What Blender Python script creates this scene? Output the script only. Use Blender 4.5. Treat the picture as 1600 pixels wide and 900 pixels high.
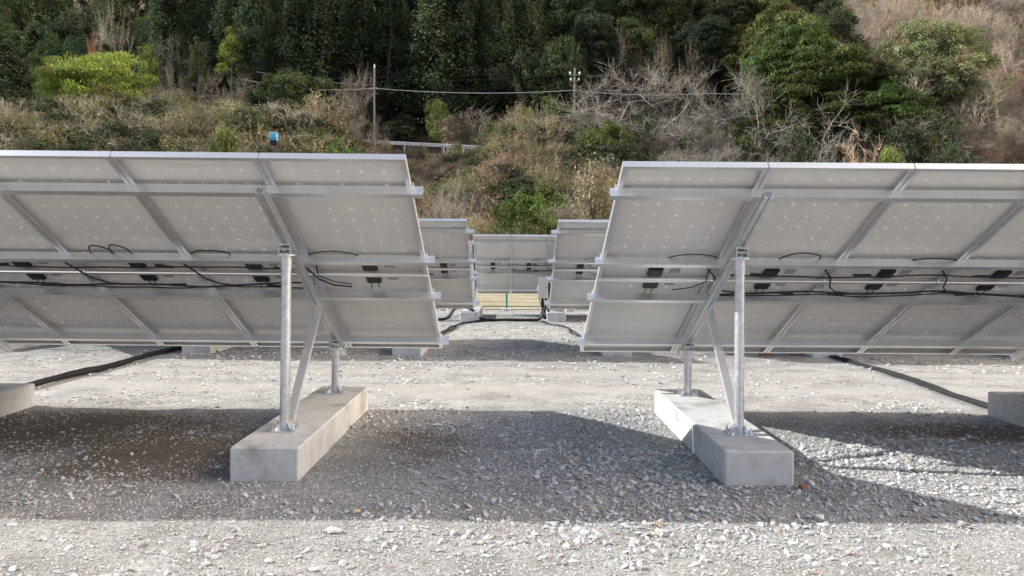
import bpy, math, random
import numpy as np
from mathutils import Matrix, Vector

R = math.radians
scene = bpy.context.scene
for o in list(bpy.data.objects):
    bpy.data.objects.remove(o)
col = scene.collection

# ------------------------------------------------------------------ camera
F = 1150.0            # focal length in pixels of a 1600 px wide picture
CAMZ = 1.575
VU, VV = 797.0, 408.0  # pixel of the horizon point straight ahead
ROLL = R(0.42)
cd = bpy.data.cameras.new('camera')
cam = bpy.data.objects.new('camera', cd)
col.objects.link(cam)
cd.sensor_width = 36.0
cd.lens = F / 1600.0 * 36.0
cd.shift_x = (800 - VU) / 1600.0
cd.shift_y = -(450 - VV) / 1600.0
cd.clip_start = 0.05
cd.clip_end = 3000
cam.matrix_world = Matrix.Translation((0, 0, CAMZ)) @ Matrix.Rotation(R(90), 4, 'X') @ Matrix.Rotation(ROLL, 4, 'Z')
scene.camera = cam

# ------------------------------------------------------------------ sky, sun, exposure
SUNV = Vector((-1.75, 0.22, 1.0)).normalized()      # towards the sun
world = bpy.data.worlds.new('World')
scene.world = world
world.use_nodes = True
wn = world.node_tree
bg = wn.nodes['Background']
sky = wn.nodes.new('ShaderNodeTexSky')
sky.sky_type = 'NISHITA'
sky.sun_disc = False
sky.sun_elevation = math.asin(SUNV.z)
sky.sun_rotation = math.atan2(-SUNV.x, SUNV.y)
sky.air_density = 0.8
sky.dust_density = 5.0
sky.ozone_density = 0.0
bg.inputs['Strength'].default_value = 0.15
world.cycles.sampling_method = 'MANUAL'
world.cycles.sample_map_resolution = 256
wn.links.new(sky.outputs[0], bg.inputs['Color'])
sl = bpy.data.lights.new('sun', 'SUN')
sl.energy = 4.0
sl.angle = R(0.53)
sl.color = (1.0, 0.985, 0.95)
sun = bpy.data.objects.new('sun', sl)
sun.location = (-30, 5, 30)
sun.rotation_euler = SUNV.to_track_quat('Z', 'Y').to_euler()
col.objects.link(sun)
scene.view_settings.view_transform = 'Standard'
scene.view_settings.look = 'None'
scene.view_settings.gamma = 1.0
scene.view_settings.exposure = 0.90
scene.render.engine = 'CYCLES'
scene.cycles.max_bounces = 5
scene.cycles.diffuse_bounces = 3
scene.cycles.glossy_bounces = 3
scene.cycles.transmission_bounces = 2
scene.cycles.transparent_max_bounces = 6

rng = np.random.default_rng(7)
random.seed(7)

# ------------------------------------------------------------------ small tools
def unroll(u, v):
    c, s = math.cos(-ROLL), math.sin(-ROLL)
    du, dv = u - VU, v - VV
    return c * du - s * dv, s * du + c * dv

def at(u, v, Y):
    du, dv = unroll(u, v)
    return Vector((du * Y / F, Y, CAMZ - dv * Y / F))

def ground_at(u, v, z=0.0):
    du, dv = unroll(u, v)
    Y = (CAMZ - z) * F / dv
    return Vector((du * Y / F, Y, z))

def link(o, parent=None, mw=None):
    col.objects.link(o)
    if parent is not None:
        o.parent = parent
    if mw is not None:
        o.matrix_local = mw
    return o

def tag(o, label=None, cat=None, group=None, kind=None):
    if label: o['label'] = label
    if cat: o['category'] = cat
    if group: o['group'] = group
    if kind: o['kind'] = kind
    return o

def empty(name, loc=(0, 0, 0), rz=0.0):
    o = bpy.data.objects.new(name, None)
    o.location = loc
    o.rotation_euler = (0, 0, rz)
    o.empty_display_size = 0.3
    col.objects.link(o)
    return o

class MB:
    """collects vertices and faces of ONE piece"""
    def __init__(s):
        s.v = []; s.f = []
    def add(s, vs, fs):
        b = len(s.v)
        s.v += [tuple(x) for x in vs]
        s.f += [tuple(i + b for i in f) for f in fs]
    def box(s, x0, x1, y0, y1, z0, z1):
        s.add([(x0, y0, z0), (x1, y0, z0), (x1, y1, z0), (x0, y1, z0), (x0, y0, z1), (x1, y0, z1), (x1, y1, z1), (x0, y1, z1)],
              [(0, 3, 2, 1), (4, 5, 6, 7), (0, 1, 5, 4), (1, 2, 6, 5), (2, 3, 7, 6), (3, 0, 4, 7)])
    def cbox(s, x0, x1, y0, y1, z0, z1, c):
        """box with chamfered edges"""
        pts = []
        for z, i in ((z0, c * .4), (z0 + c * .4, 0), (z1 - c, 0), (z1, c)):
            for (px, py, dx, dy) in ((x0, y0, 1, 1), (x1, y0, -1, 1), (x1, y1, -1, -1), (x0, y1, 1, -1)):
                k = c
                a = (px + dx * (k + i), py + dy * i, z); b = (px + dx * i, py + dy * (k + i), z)
                pts += ([b, a] if dx * dy > 0 else [a, b])
        fs = []
        for r in range(3):
            for i in range(8):
                j = (i + 1) % 8
                fs.append((r * 8 + i, r * 8 + j, r * 8 + 8 + j, r * 8 + 8 + i))
        fs.append(tuple(range(7, -1, -1))); fs.append(tuple(range(24, 32)))
        s.add(pts, fs)
    def tube(s, path, rad, n=8, caps=True):
        path = [Vector(p) for p in path]
        k = len(path)
        rads = rad if isinstance(rad, (list, tuple, np.ndarray)) else [rad] * k
        b = len(s.v)
        prev = None
        for i, p in enumerate(path):
            t = (path[min(i + 1, k - 1)] - path[max(i - 1, 0)]).normalized()
            if prev is None:
                a = Vector((0, 0, 1)) if abs(t.z) < .9 else Vector((1, 0, 0))
                x = t.cross(a).normalized()
            else:
                x = (prev - t * prev.dot(t)).normalized()
            prev = x
            y = t.cross(x)
            for j in range(n):
                a = 2 * math.pi * j / n
                s.v.append(tuple(p + (x * math.cos(a) + y * math.sin(a)) * rads[i]))
        for i in range(k - 1):
            for j in range(n):
                j2 = (j + 1) % n
                s.f.append((b + i * n + j, b + i * n + j2, b + (i + 1) * n + j2, b + (i + 1) * n + j))
        if caps:
            s.f.append(tuple(b + j for j in range(n - 1, -1, -1)))
            s.f.append(tuple(b + (k - 1) * n + j for j in range(n)))
    def extrude(s, prof, x0, x1):
        """closed profile of (y,z) points, extruded along x"""
        n = len(prof)
        s.add([(x0, y, z) for y, z in prof] + [(x1, y, z) for y, z in prof],
              [tuple((i, (i + 1) % n, n + (i + 1) % n, n + i)) for i in range(n)] + [tuple(range(n - 1, -1, -1)), tuple(range(n, 2 * n))])
    def mesh(s, name, mat, smooth=False):
        me = bpy.data.meshes.new(name)
        me.from_pydata(s.v, [], s.f)
        me.materials.append(mat)
        if smooth:
            me.shade_smooth()
            try: me.set_sharp_from_angle(angle=R(40))
            except Exception: pass
        me.update()
        import bmesh
        bm = bmesh.new(); bm.from_mesh(me)
        bmesh.ops.recalc_face_normals(bm, faces=bm.faces)
        bm.to_mesh(me); bm.free()
        return me
    def build(s, name, mat, parent=None, mw=None, smooth=False):
        return link(bpy.data.objects.new(name, s.mesh(name, mat, smooth)), parent, mw)

def inst(name, me, parent=None, mw=None):
    return link(bpy.data.objects.new(name, me), parent, mw)

# value noise in numpy
_perm = np.random.default_rng(3).random((256, 256))
def vnoise(x, y):
    x = np.asarray(x, float); y = np.asarray(y, float)
    xi = np.floor(x).astype(int); yi = np.floor(y).astype(int)
    fx = x - xi; fy = y - yi
    fx = fx * fx * (3 - 2 * fx); fy = fy * fy * (3 - 2 * fy)
    g = lambda a, b: _perm[a % 256, b % 256]
    return (g(xi, yi) * (1 - fx) + g(xi + 1, yi) * fx) * (1 - fy) + (g(xi, yi + 1) * (1 - fx) + g(xi + 1, yi + 1) * fx) * fy
def fbm(x, y, o=4):
    r = 0; a = .5
    for i in range(o):
        r = r + a * vnoise(x * 2 ** i + 17 * i, y * 2 ** i + 31 * i); a *= .5
    return r / (1 - .5 ** o)
def smooth(a, b, x):
    t = np.clip((np.asarray(x, float) - a) / (b - a), 0, 1)
    return t * t * (3 - 2 * t)

# ------------------------------------------------------------------ materials
def newmat(name):
    m = bpy.data.materials.new(name)
    m.use_nodes = True
    return m, m.node_tree, m.node_tree.nodes['Principled BSDF']

def N(nt, typ, **kw):
    n = nt.nodes.new(typ)
    for k, v in kw.items():
        setattr(n, k, v)
    return n

def ramp(nt, stops, src):
    n = N(nt, 'ShaderNodeValToRGB')
    e = n.color_ramp.elements
    while len(e) > 1: e.remove(e[-1])
    e[0].position = stops[0][0]; e[0].color = (*stops[0][1], 1)
    for p, c in stops[1:]:
        x = e.new(p); x.color = (*c, 1)
    nt.links.new(src, n.inputs[0])
    return n

def noise(nt, vec, scale, detail=4, rough=.55):
    n = N(nt, 'ShaderNodeTexNoise')
    n.inputs['Scale'].default_value = scale
    n.inputs['Detail'].default_value = detail
    n.inputs['Roughness'].default_value = rough
    if vec is not None: nt.links.new(vec, n.inputs['Vector'])
    return n

def mathn(nt, op, a, b=None, clamp=False):
    n = N(nt, 'ShaderNodeMath', operation=op); n.use_clamp = clamp
    for i, x in enumerate((a, b)):
        if x is None: continue
        if isinstance(x, (int, float)): n.inputs[i].default_value = x
        else: nt.links.new(x, n.inputs[i])
    return n.outputs[0]

def mixc(nt, fac, a, b, mode='MIX'):
    n = N(nt, 'ShaderNodeMix', data_type='RGBA', blend_type=mode)
    for k, x in (('Factor', fac), ('A', a), ('B', b)):
        s = [i for i in n.inputs if i.name == k and i.enabled and (k == 'Factor' or i.type == 'RGBA')][0]
        if isinstance(x, (int, float)): s.default_value = x
        elif isinstance(x, tuple): s.default_value = (*x, 1)
        else: nt.links.new(x, s)
    return [o for o in n.outputs if o.type == 'RGBA'][0]

def bump(nt, h, strength, dist, bsdf):
    b = N(nt, 'ShaderNodeBump')
    b.inputs['Strength'].default_value = strength
    b.inputs['Distance'].default_value = dist
    nt.links.new(h, b.inputs['Height'])
    nt.links.new(b.outputs[0], bsdf.inputs['Normal'])
    return b

def simple(name, c, rough=.6, metal=0.0, var=.12, scale=6.0, spec=.5):
    m, nt, b = newmat(name)
    tc = N(nt, 'ShaderNodeTexCoord')
    n = noise(nt, tc.outputs['Object'], scale, 1)
    lo = tuple(x * (1 - var) for x in c); hi = tuple(min(1, x * (1 + var)) for x in c)
    r = ramp(nt, [(.3, lo), (.7, hi)], n.outputs[0])
    nt.links.new(r.outputs[0], b.inputs['Base Color'])
    b.inputs['Roughness'].default_value = rough
    b.inputs['Metallic'].default_value = metal
    b.inputs['Specular IOR Level'].default_value = spec
    return m

M = {}
M['alu'] = simple('anodised_aluminium', (.84, .845, .85), .36, .8, .04, 3)
M['frame'] = simple('panel_frame_aluminium', (.80, .80, .80), .38, .74, .03, 2)
M['galv'] = simple('galvanised_steel', (.66, .685, .71), .36, .85, .14, 22)
M['bolt'] = simple('zinc_bolt', (.6, .62, .64), .35, .9, .1, 30)
M['black'] = simple('black_plastic', (.012, .012, .013), .5, 0, .2, 9)
M['cable'] = simple('black_cable', (.014, .014, .015), .55, 0, .2, 9)
M['greycable'] = simple('dusty_cable', (.028, .028, .029), .7, 0, .3, 5, .25)
M['conduit'] = simple('black_conduit', (.009, .009, .011), .55, 0, .25, 6, .25)
M['sticker'] = simple('printed_sticker', (.36, .36, .36), .5, 0, .2, 60)
M['green'] = simple('green_fence_paint', (.02, .16, .11), .5, 0, .15, 12)
M['white'] = simple('white_guardrail', (.72, .73, .74), .45, .1, .1, 1.2)
M['enclosure'] = simple('enclosure_paint', (.56, .55, .51), .45, 0, .03, 3)
M['pole'] = simple('concrete_pole', (.22, .205, .185), .8, 0, .2, 2)
M['wire'] = simple('overhead_wire', (.55, .55, .54), .5, .2, .05, 1)
M['darkwire'] = simple('dark_wire', (.08, .08, .08), .5, .2, .05, 1)
M['porcelain'] = simple('porcelain', (.85, .85, .85), .25, 0, .02, 4)
M['blue'] = simple('light_blue_sheet', (.12, .45, .75), .5, 0, .1, 5)
M['brick'] = simple('red_brick', (.30, .12, .075), .85, 0, .25, 40)
M['asphalt'] = simple('asphalt', (.055, .055, .055), .9, 0, .2, 3)
M['dirtystone'] = simple('tan_stone', (.46, .38, .26), .85, 0, .2, 3)
M['ochre'] = simple('ochre_stone', (.46, .42, .31), .85, 0, .15, 3)
M['palestone'] = simple('pale_stone', (.58, .56, .52), .85, 0, .12, 3)
M['whitestone'] = simple('white_stone', (.68, .67, .64), .85, 0, .1, 3)

# galvanised: faint spangle
def spangle():
    m = M['galv']; nt = m.node_tree; b = nt.nodes['Principled BSDF']
    tc = N(nt, 'ShaderNodeTexCoord')
    v = N(nt, 'ShaderNodeTexVoronoi'); v.inputs['Scale'].default_value = 70
    nt.links.new(tc.outputs['Object'], v.inputs['Vector'])
    r = ramp(nt, [(0, (.30,) * 3), (1, (.50,) * 3)], v.outputs['Distance'])
    nt.links.new(r.outputs[0], b.inputs['Roughness'])
spangle()

def concrete_mat():
    m, nt, b = newmat('cast_concrete')
    tc = N(nt, 'ShaderNodeTexCoord')
    oi = N(nt, 'ShaderNodeObjectInfo')
    add = N(nt, 'ShaderNodeVectorMath', operation='ADD')
    sc = N(nt, 'ShaderNodeVectorMath', operation='SCALE')
    cmb = N(nt, 'ShaderNodeCombineXYZ')
    for i in range(3): nt.links.new(oi.outputs['Random'], cmb.inputs[i])
    sc.inputs['Scale'].default_value = 40
    nt.links.new(cmb.outputs[0], sc.inputs[0])
    nt.links.new(tc.outputs['Object'], add.inputs[0]); nt.links.new(sc.outputs[0], add.inputs[1])
    a = noise(nt, add.outputs[0], 2.6, 3, .6)
    bcl = noise(nt, add.outputs[0], 9, 3, .65)
    fine = noise(nt, add.outputs[0], 90, 1, .7)
    base = ramp(nt, [(.30, (.40, .392, .37)), (.45, (.60, .598, .585)), (.70, (.66, .662, .65))], a.outputs[0])
    st = ramp(nt, [(.34, (.84,) * 3), (.50, (1.0,) * 3)], bcl.outputs[0])
    c = mixc(nt, .85, base.outputs[0], st.outputs[0], 'MULTIPLY')
    sp = ramp(nt, [(.3, (.86,) * 3), (.6, (1.0,) * 3)], fine.outputs[0])
    c = mixc(nt, 1.0, c, sp.outputs[0], 'MULTIPLY')
    # air holes
    v = N(nt, 'ShaderNodeTexVoronoi'); v.inputs['Scale'].default_value = 26
    nt.links.new(add.outputs[0], v.inputs['Vector'])
    hole = ramp(nt, [(.05, (.45,) * 3), (.09, (1,) * 3)], v.outputs['Distance'])
    c = mixc(nt, .6, c, hole.outputs[0], 'MULTIPLY')
    nt.links.new(c, b.inputs['Base Color'])
    b.inputs['Roughness'].default_value = .82
    h = mathn(nt, 'ADD', mathn(nt, 'MULTIPLY', fine.outputs[0], .4), hole.outputs[0])
    bump(nt, h, .35, .004, b)
    return m
M['concrete'] = concrete_mat()

# laminate: cells (dark, front), white sheet (back), light leaks through the diamonds between the cells
PW, PL, PITCH, GAP = 0.985, 1.65, 0.995, 0.02
def laminate_mat():
    m, nt, b = newmat('solar_laminate')
    tc = N(nt, 'ShaderNodeTexCoord')
    sep = N(nt, 'ShaderNodeSeparateXYZ')
    nt.links.new(tc.outputs['Object'], sep.inputs[0])
    cell = .159
    def wrapd(src, off):
        x = mathn(nt, 'ADD', mathn(nt, 'DIVIDE', src, cell), off)
        f = mathn(nt, 'FRACT', x)
        return mathn(nt, 'MULTIPLY', mathn(nt, 'ABSOLUTE', mathn(nt, 'SUBTRACT', f, .5)), cell)   # distance to the nearest gap crossing line
    dx = wrapd(sep.outputs[0], 100.5)
    dy = wrapd(sep.outputs[1], 100.0 + .5 - (PL / 2 / cell) % 1.0)
    man = mathn(nt, 'ADD', dx, dy)
    dia = mathn(nt, 'SUBTRACT', 1.0, mathn(nt, 'DIVIDE', man, .021), True)
    gl = mathn(nt, 'LESS_THAN', mathn(nt, 'MINIMUM', dx, dy), .0011)
    inx = mathn(nt, 'LESS_THAN', mathn(nt, 'ABSOLUTE', sep.outputs[0]), cell * 2.6)
    ctr = mathn(nt, 'LESS_THAN', mathn(nt, 'ABSOLUTE', mathn(nt, 'SUBTRACT', sep.outputs[1], PL / 2)), cell * 4.6)
    mask = mathn(nt, 'MULTIPLY', mathn(nt, 'MULTIPLY', dia, inx), ctr)
    mask = mathn(nt, 'POWER', mask, .7)
    nz = noise(nt, tc.outputs['Object'], 1.3, 1)
    nz2 = noise(nt, tc.outputs['Object'], 40, 1)
    back = ramp(nt, [(.35, (.75, .742, .722)), (.65, (.79, .783, .764))], nz.outputs[0])
    backc = mixc(nt, mathn(nt, 'MULTIPLY', nz2.outputs[0], .12), back.outputs[0], (.50, .48, .45))
    geo = N(nt, 'ShaderNodeNewGeometry')
    c = mixc(nt, geo.outputs['Backfacing'], (.012, .016, .035), backc)
    nt.links.new(c, b.inputs['Base Color'])
    rr = N(nt, 'ShaderNodeMapRange'); nt.links.new(geo.outputs['Backfacing'], rr.inputs[0])
    rr.inputs[3].default_value = .08; rr.inputs[4].default_value = .32
    nt.links.new(rr.outputs[0], b.inputs['Roughness'])
    b.inputs['Specular IOR Level'].default_value = .45
    tl = N(nt, 'ShaderNodeBsdfTranslucent'); tl.inputs[0].default_value = (.62, .55, .46, 1)
    mx = N(nt, 'ShaderNodeMixShader')
    nt.links.new(mathn(nt, 'MULTIPLY', mask, .23), mx.inputs[0])
    nt.links.new(b.outputs[0], mx.inputs[1]); nt.links.new(tl.outputs[0], mx.inputs[2])
    nt.links.new(mx.outputs[0], nt.nodes['Material Output'].inputs[0])
    return m
M['laminate'] = laminate_mat()

def ground_mat():
    m, nt, b = newmat('crushed_gravel_ground')
    tc = N(nt, 'ShaderNodeTexCoord')
    P = tc.outputs['Object']
    v1 = N(nt, 'ShaderNodeTexVoronoi'); v1.inputs['Scale'].default_value = 62
    v2 = N(nt, 'ShaderNodeTexVoronoi'); v2.inputs['Scale'].default_value = 150
    v3 = N(nt, 'ShaderNodeTexVoronoi'); v3.inputs['Scale'].default_value = 27
    wob = noise(nt, P, 30, 0)
    wv = N(nt, 'ShaderNodeVectorMath', operation='SCALE'); wv.inputs['Scale'].default_value = .02
    nt.links.new(wob.outputs['Color'], wv.inputs[0])
    pv = N(nt, 'ShaderNodeVectorMath', operation='ADD'); nt.links.new(P, pv.inputs[0]); nt.links.new(wv.outputs[0], pv.inputs[1])
    for v in (v1, v2, v3): nt.links.new(pv.outputs[0], v.inputs['Vector'])
    big = noise(nt, P, .55, 2, .6)
    mid = noise(nt, P, 2.3, 3, .62)
    base = ramp(nt, [(.32, (.245, .243, .230)), (.45, (.313, .312, .300)), (.60, (.377, .377, .366)), (.75, (.43, .432, .421))], mid.outputs[0])
    st = ramp(nt, [(0, (.52, .51, .50)), (.45, (.88, .87, .86)), (.8, (1.08, 1.07, 1.05)), (1, (1.25, 1.24, 1.22))], v1.outputs['Color'])
    c = mixc(nt, .75, base.outputs[0], st.outputs[0], 'MULTIPLY')
    st2 = ramp(nt, [(0, (.62,) * 3), (1, (1.25,) * 3)], v2.outputs['Color'])
    c = mixc(nt, .6, c, st2.outputs[0], 'MULTIPLY')
    st3 = ramp(nt, [(0, (.75, .74, .72)), (.6, (1.0, 1.0, 1.0)), (1, (1.2, 1.17, 1.14))], v3.outputs['Color'])
    c = mixc(nt, .6, c, st3.outputs[0], 'MULTIPLY')
    # packed brown earth where fines lie open (mask baked per vertex: earth, tracks)
    at_ = N(nt, 'ShaderNodeAttribute'); at_.attribute_name = 'soil'
    sp = N(nt, 'ShaderNodeSeparateColor'); nt.links.new(at_.outputs['Color'], sp.inputs[0])
    edge = mathn(nt, 'ADD', sp.outputs[0], mathn(nt, 'MULTIPLY', mathn(nt, 'SUBTRACT', mid.outputs[0], .5), 1.2))
    em = N(nt, 'ShaderNodeMapRange'); em.interpolation_type = 'SMOOTHSTEP'
    em.inputs[1].default_value = .25; em.inputs[2].default_value = .75
    nt.links.new(edge, em.inputs[0])
    fine = noise(nt, P, 45, 2, .7)
    earth = ramp(nt, [(.3, (.085, .066, .048)), (.5, (.135, .108, .08)), (.72, (.23, .195, .15))], fine.outputs[0])
    c = mixc(nt, mathn(nt, 'MULTIPLY', em.outputs[0], .93), c, earth.outputs[0])
    edge2 = mathn(nt, 'ADD', sp.outputs[1], mathn(nt, 'MULTIPLY', mathn(nt, 'SUBTRACT', big.outputs[0], .5), .8))
    em2 = N(nt, 'ShaderNodeMapRange'); em2.interpolation_type = 'SMOOTHSTEP'
    em2.inputs[1].default_value = .2; em2.inputs[2].default_value = .9
    nt.links.new(edge2, em2.inputs[0])
    tan = ramp(nt, [(.3, (.275, .257, .213)), (.6, (.383, .372, .343))], fine.outputs[0])
    c = mixc(nt, mathn(nt, 'MULTIPLY', em2.outputs[0], .75), c, tan.outputs[0])
    nt.links.new(c, b.inputs['Base Color'])
    b.inputs['Roughness'].default_value = .92
    b.inputs['Specular IOR Level'].default_value = .25
    h = mathn(nt, 'ADD', mathn(nt, 'MULTIPLY', v1.outputs['Distance'], -1.0), mathn(nt, 'MULTIPLY', v3.outputs['Distance'], -.8))
    bump(nt, h, .5, .014, b)
    return m
M['ground'] = ground_mat()

def stone_mat():
    m, nt, b = newmat('crushed_stone')
    oi = N(nt, 'ShaderNodeObjectInfo')
    tc = N(nt, 'ShaderNodeTexCoord')
    r = ramp(nt, [(0, (.353, .352, .342)), (.2, (.45, .452, .443)), (.55, (.53, .532, .523)), (.84, (.62, .622, .613)), (.93, (.47, .42, .37)), (.965, (.40, .31, .25)), (1, (.57, .565, .55))], oi.outputs['Random'])
    n = noise(nt, tc.outputs['Object'], 2.2, 1)
    k = ramp(nt, [(.3, (.78,) * 3), (.65, (1.06,) * 3)], n.outputs[0])
    c = mixc(nt, 1.0, r.outputs[0], k.outputs[0], 'MULTIPLY')
    nt.links.new(c, b.inputs['Base Color'])
    b.inputs['Roughness'].default_value = .88
    b.inputs['Specular IOR Level'].default_value = .3
    return m
M['stone'] = stone_mat()

def hill_mat():
    m, nt, b = newmat('hillside_leaf_litter')
    tc = N(nt, 'ShaderNodeTexCoord'); P = tc.outputs['Object']
    a = noise(nt, P, .14, 3, .65); d = noise(nt, P, 1.7, 3, .7); e = noise(nt, P, 9, 1, .7)
    r = ramp(nt, [(.3, (.15, .115, .078)), (.5, (.26, .205, .14)), (.7, (.36, .30, .21))], d.outputs[0])
    r2 = ramp(nt, [(.35, (.75, .72, .7)), (.65, (1.15, 1.05, .95))], a.outputs[0])
    c = mixc(nt, 1, r.outputs[0], r2.outputs[0], 'MULTIPLY')
    r3 = ramp(nt, [(.3, (.6,) * 3), (.7, (1.25,) * 3)], e.outputs[0])
    c = mixc(nt, .8, c, r3.outputs[0], 'MULTIPLY')
    nt.links.new(c, b.inputs['Base Color'])
    b.inputs['Roughness'].default_value = .95
    b.inputs['Specular IOR Level'].default_value = .1
    bump(nt, mathn(nt, 'ADD', d.outputs[0], mathn(nt, 'MULTIPLY', e.outputs[0], .4)), .9, .5, b)
    return m
M['hill'] = hill_mat()
def field_mat():
    m, nt, b = newmat('dry_field')
    tc = N(nt, 'ShaderNodeTexCoord'); P = tc.outputs['Object']
    a = noise(nt, P, .7, 6, .65); d = noise(nt, P, 8, 5, .7)
    r = ramp(nt, [(.3, (.26, .215, .13)), (.55, (.38, .33, .22)), (.75, (.47, .43, .32))], a.outputs[0])
    k = ramp(nt, [(.3, (.7,) * 3), (.7, (1.15,) * 3)], d.outputs[0])
    nt.links.new(mixc(nt, 1, r.outputs[0], k.outputs[0], 'MULTIPLY'), b.inputs['Base Color'])
    b.inputs['Roughness'].default_value = .95
    bump(nt, d.outputs[0], .8, .08, b)
    return m
M['field'] = field_mat()

def foliage_mat():
    m, nt, b = newmat('foliage')
    a = N(nt, 'ShaderNodeAttribute'); a.attribute_name = 'Col'
    oi = N(nt, 'ShaderNodeObjectInfo')
    c = mixc(nt, 1, a.outputs['Color'], oi.outputs['Color'], 'MULTIPLY')
    hs = N(nt, 'ShaderNodeHueSaturation')
    mr = N(nt, 'ShaderNodeMapRange'); mr.inputs[3].default_value = .75; mr.inputs[4].default_value = 1.25
    nt.links.new(oi.outputs['Random'], mr.inputs[0]); nt.links.new(mr.outputs[0], hs.inputs['Value'])
    mr2 = N(nt, 'ShaderNodeMapRange'); mr2.inputs[3].default_value = .485; mr2.inputs[4].default_value = .515
    wn_ = N(nt, 'ShaderNodeTexWhiteNoise', noise_dimensions='1D'); nt.links.new(oi.outputs['Random'], wn_.inputs['W'])
    nt.links.new(wn_.outputs['Value'], mr2.inputs[0]); nt.links.new(mr2.outputs[0], hs.inputs['Hue'])
    nt.links.new(c, hs.inputs['Color'])
    df = N(nt, 'ShaderNodeBsdfDiffuse'); tl = N(nt, 'ShaderNodeBsdfTranslucent')
    gl = N(nt, 'ShaderNodeBsdfGlossy'); gl.inputs['Roughness'].default_value = .6; gl.inputs[0].default_value = (.5, .5, .5, 1)
    nt.links.new(hs.outputs[0], df.inputs[0]); nt.links.new(hs.outputs[0], tl.inputs[0])
    m1 = N(nt, 'ShaderNodeMixShader'); m1.inputs[0].default_value = .30
    nt.links.new(df.outputs[0], m1.inputs[1]); nt.links.new(tl.outputs[0], m1.inputs[2])
    m2 = N(nt, 'ShaderNodeMixShader'); m2.inputs[0].default_value = .025
    nt.links.new(m1.outputs[0], m2.inputs[1]); nt.links.new(gl.outputs[0], m2.inputs[2])
    nt.links.new(m2.outputs[0], nt.nodes['Material Output'].inputs[0])
    return m
M['foliage'] = foliage_mat()
M['bark'] = simple('bark', (.17, .14, .11), .9, 0, .3, 3)
M['darkbark'] = simple('dark_bark', (.055, .045, .038), .9, 0, .3, 3)
M['palebark'] = simple('pale_bark', (.36, .33, .29), .9, 0, .2, 2)

# ------------------------------------------------------------------ ground
def gz(X, Y):
    """height of the gravel yard"""
    X = np.asarray(X, float); Y = np.asarray(Y, float)
    near = 1 - smooth(16, 22, Y)
    z = (fbm(X * .8 + 5, Y * .8 + 9, 3) - .5) * .05 + (fbm(X * 3 + 50, Y * 3, 3) - .5) * .022
    return z * near * smooth(-14, -8, X) * (1 - smooth(8, 14, X)) * smooth(-1, 2, Y)

def soil_mask(X, Y):
    """open brown earth (r) and tan wheel tracks (g)"""
    def blob(cx, cy, rx, ry):
        return np.clip(1.25 - np.hypot((X - cx) / rx, (Y - cy) / ry), 0, 1)
    e = np.maximum.reduce([blob(-4.2, 6.7, 2.6, 1.2), blob(-2.7, 5.9, 1.2, .75), blob(-.75, 6.35, .8, .9) * .7, blob(-2.6, 5.5, 1.6, .5) * .8,
                           blob(4.8, 6.9, 1.9, .55), blob(-5.2, 5.6, 1.2, .8), blob(-6.5, 6.6, 2, 1.0), blob(-.9, 5.7, .9, .55) * .5])
    t = np.maximum.reduce([np.exp(-((Y - 9.1) / .33) ** 2), np.exp(-((Y - 10.4) / .3) ** 2) * .8, blob(-.9, 8.7, .9, .6) * .9,
                           np.exp(-((Y - 16.4) / .4) ** 2) * .5, blob(-4.4, 4.35, 1.6, .3) * .6])
    t = t * (.55 + .6 * fbm(X * .6, Y * 1.4, 3))
    return e, t

def axis(parts):
    out = []
    for a, b, s in parts:
        out += list(np.arange(a, b - 1e-6, s))
    out.append(parts[-1][1])
    return np.array(out)

def grid_mesh(name, xs, ys, zf, mat):
    XX, YY = np.meshgrid(xs, ys)
    ZZ = zf(XX, YY)
    nx, ny = len(xs), len(ys)
    v = np.stack([XX.ravel(), YY.ravel(), ZZ.ravel()], 1)
    i = np.arange(nx - 1)[None, :] + np.arange(ny - 1)[:, None] * nx
    f = np.stack([i, i + 1, i + 1 + nx, i + nx], -1).reshape(-1, 4)
    me = bpy.data.meshes.new(name)
    me.vertices.add(len(v)); me.vertices.foreach_set('co', v.ravel())
    me.loops.add(f.size); me.loops.foreach_set('vertex_index', f.ravel())
    me.polygons.add(len(f)); me.polygons.foreach_set('loop_start', np.arange(0, f.size, 4)); me.polygons.foreach_set('loop_total', np.full(len(f), 4))
    me.polygons.foreach_set('use_smooth', np.ones(len(f), bool))
    me.materials.append(mat)
    me.update(); me.validate()
    return me, v

xs = axis([(-900, -100, 100), (-100, -14, 8), (-14, -8, .5), (-8, 8, .09), (8, 14, .5), (14, 100, 8), (100, 900, 100)])
ys = axis([(-900, -100, 100), (-100, -2, 7), (-2, 3, .5), (3, 12, .09), (12, 24, .25), (24, 60, 4), (60, 900, 60)])
me, v = grid_mesh('gravel_yard', xs, ys, gz, M['ground'])
e, t = soil_mask(v[:, 0], v[:, 1])
ca = me.color_attributes.new('soil', 'FLOAT_COLOR', 'POINT')
ca.data.foreach_set('color', np.stack([e, t, e * 0, e * 0 + 1], 1).astype(np.float32).ravel())
tag(inst('gravel_ground', me), kind='structure')

# dry field beyond the fence
me, _ = grid_mesh('dry_field', axis([(-120, 120, 4)]), axis([(23.9, 60, 2)]), lambda X, Y: .02 + 0 * X + .25 * smooth(25, 40, Y) * fbm(X * .3, Y * .3), M['field'])
tag(inst('dry_field', me), kind='structure')

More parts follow.
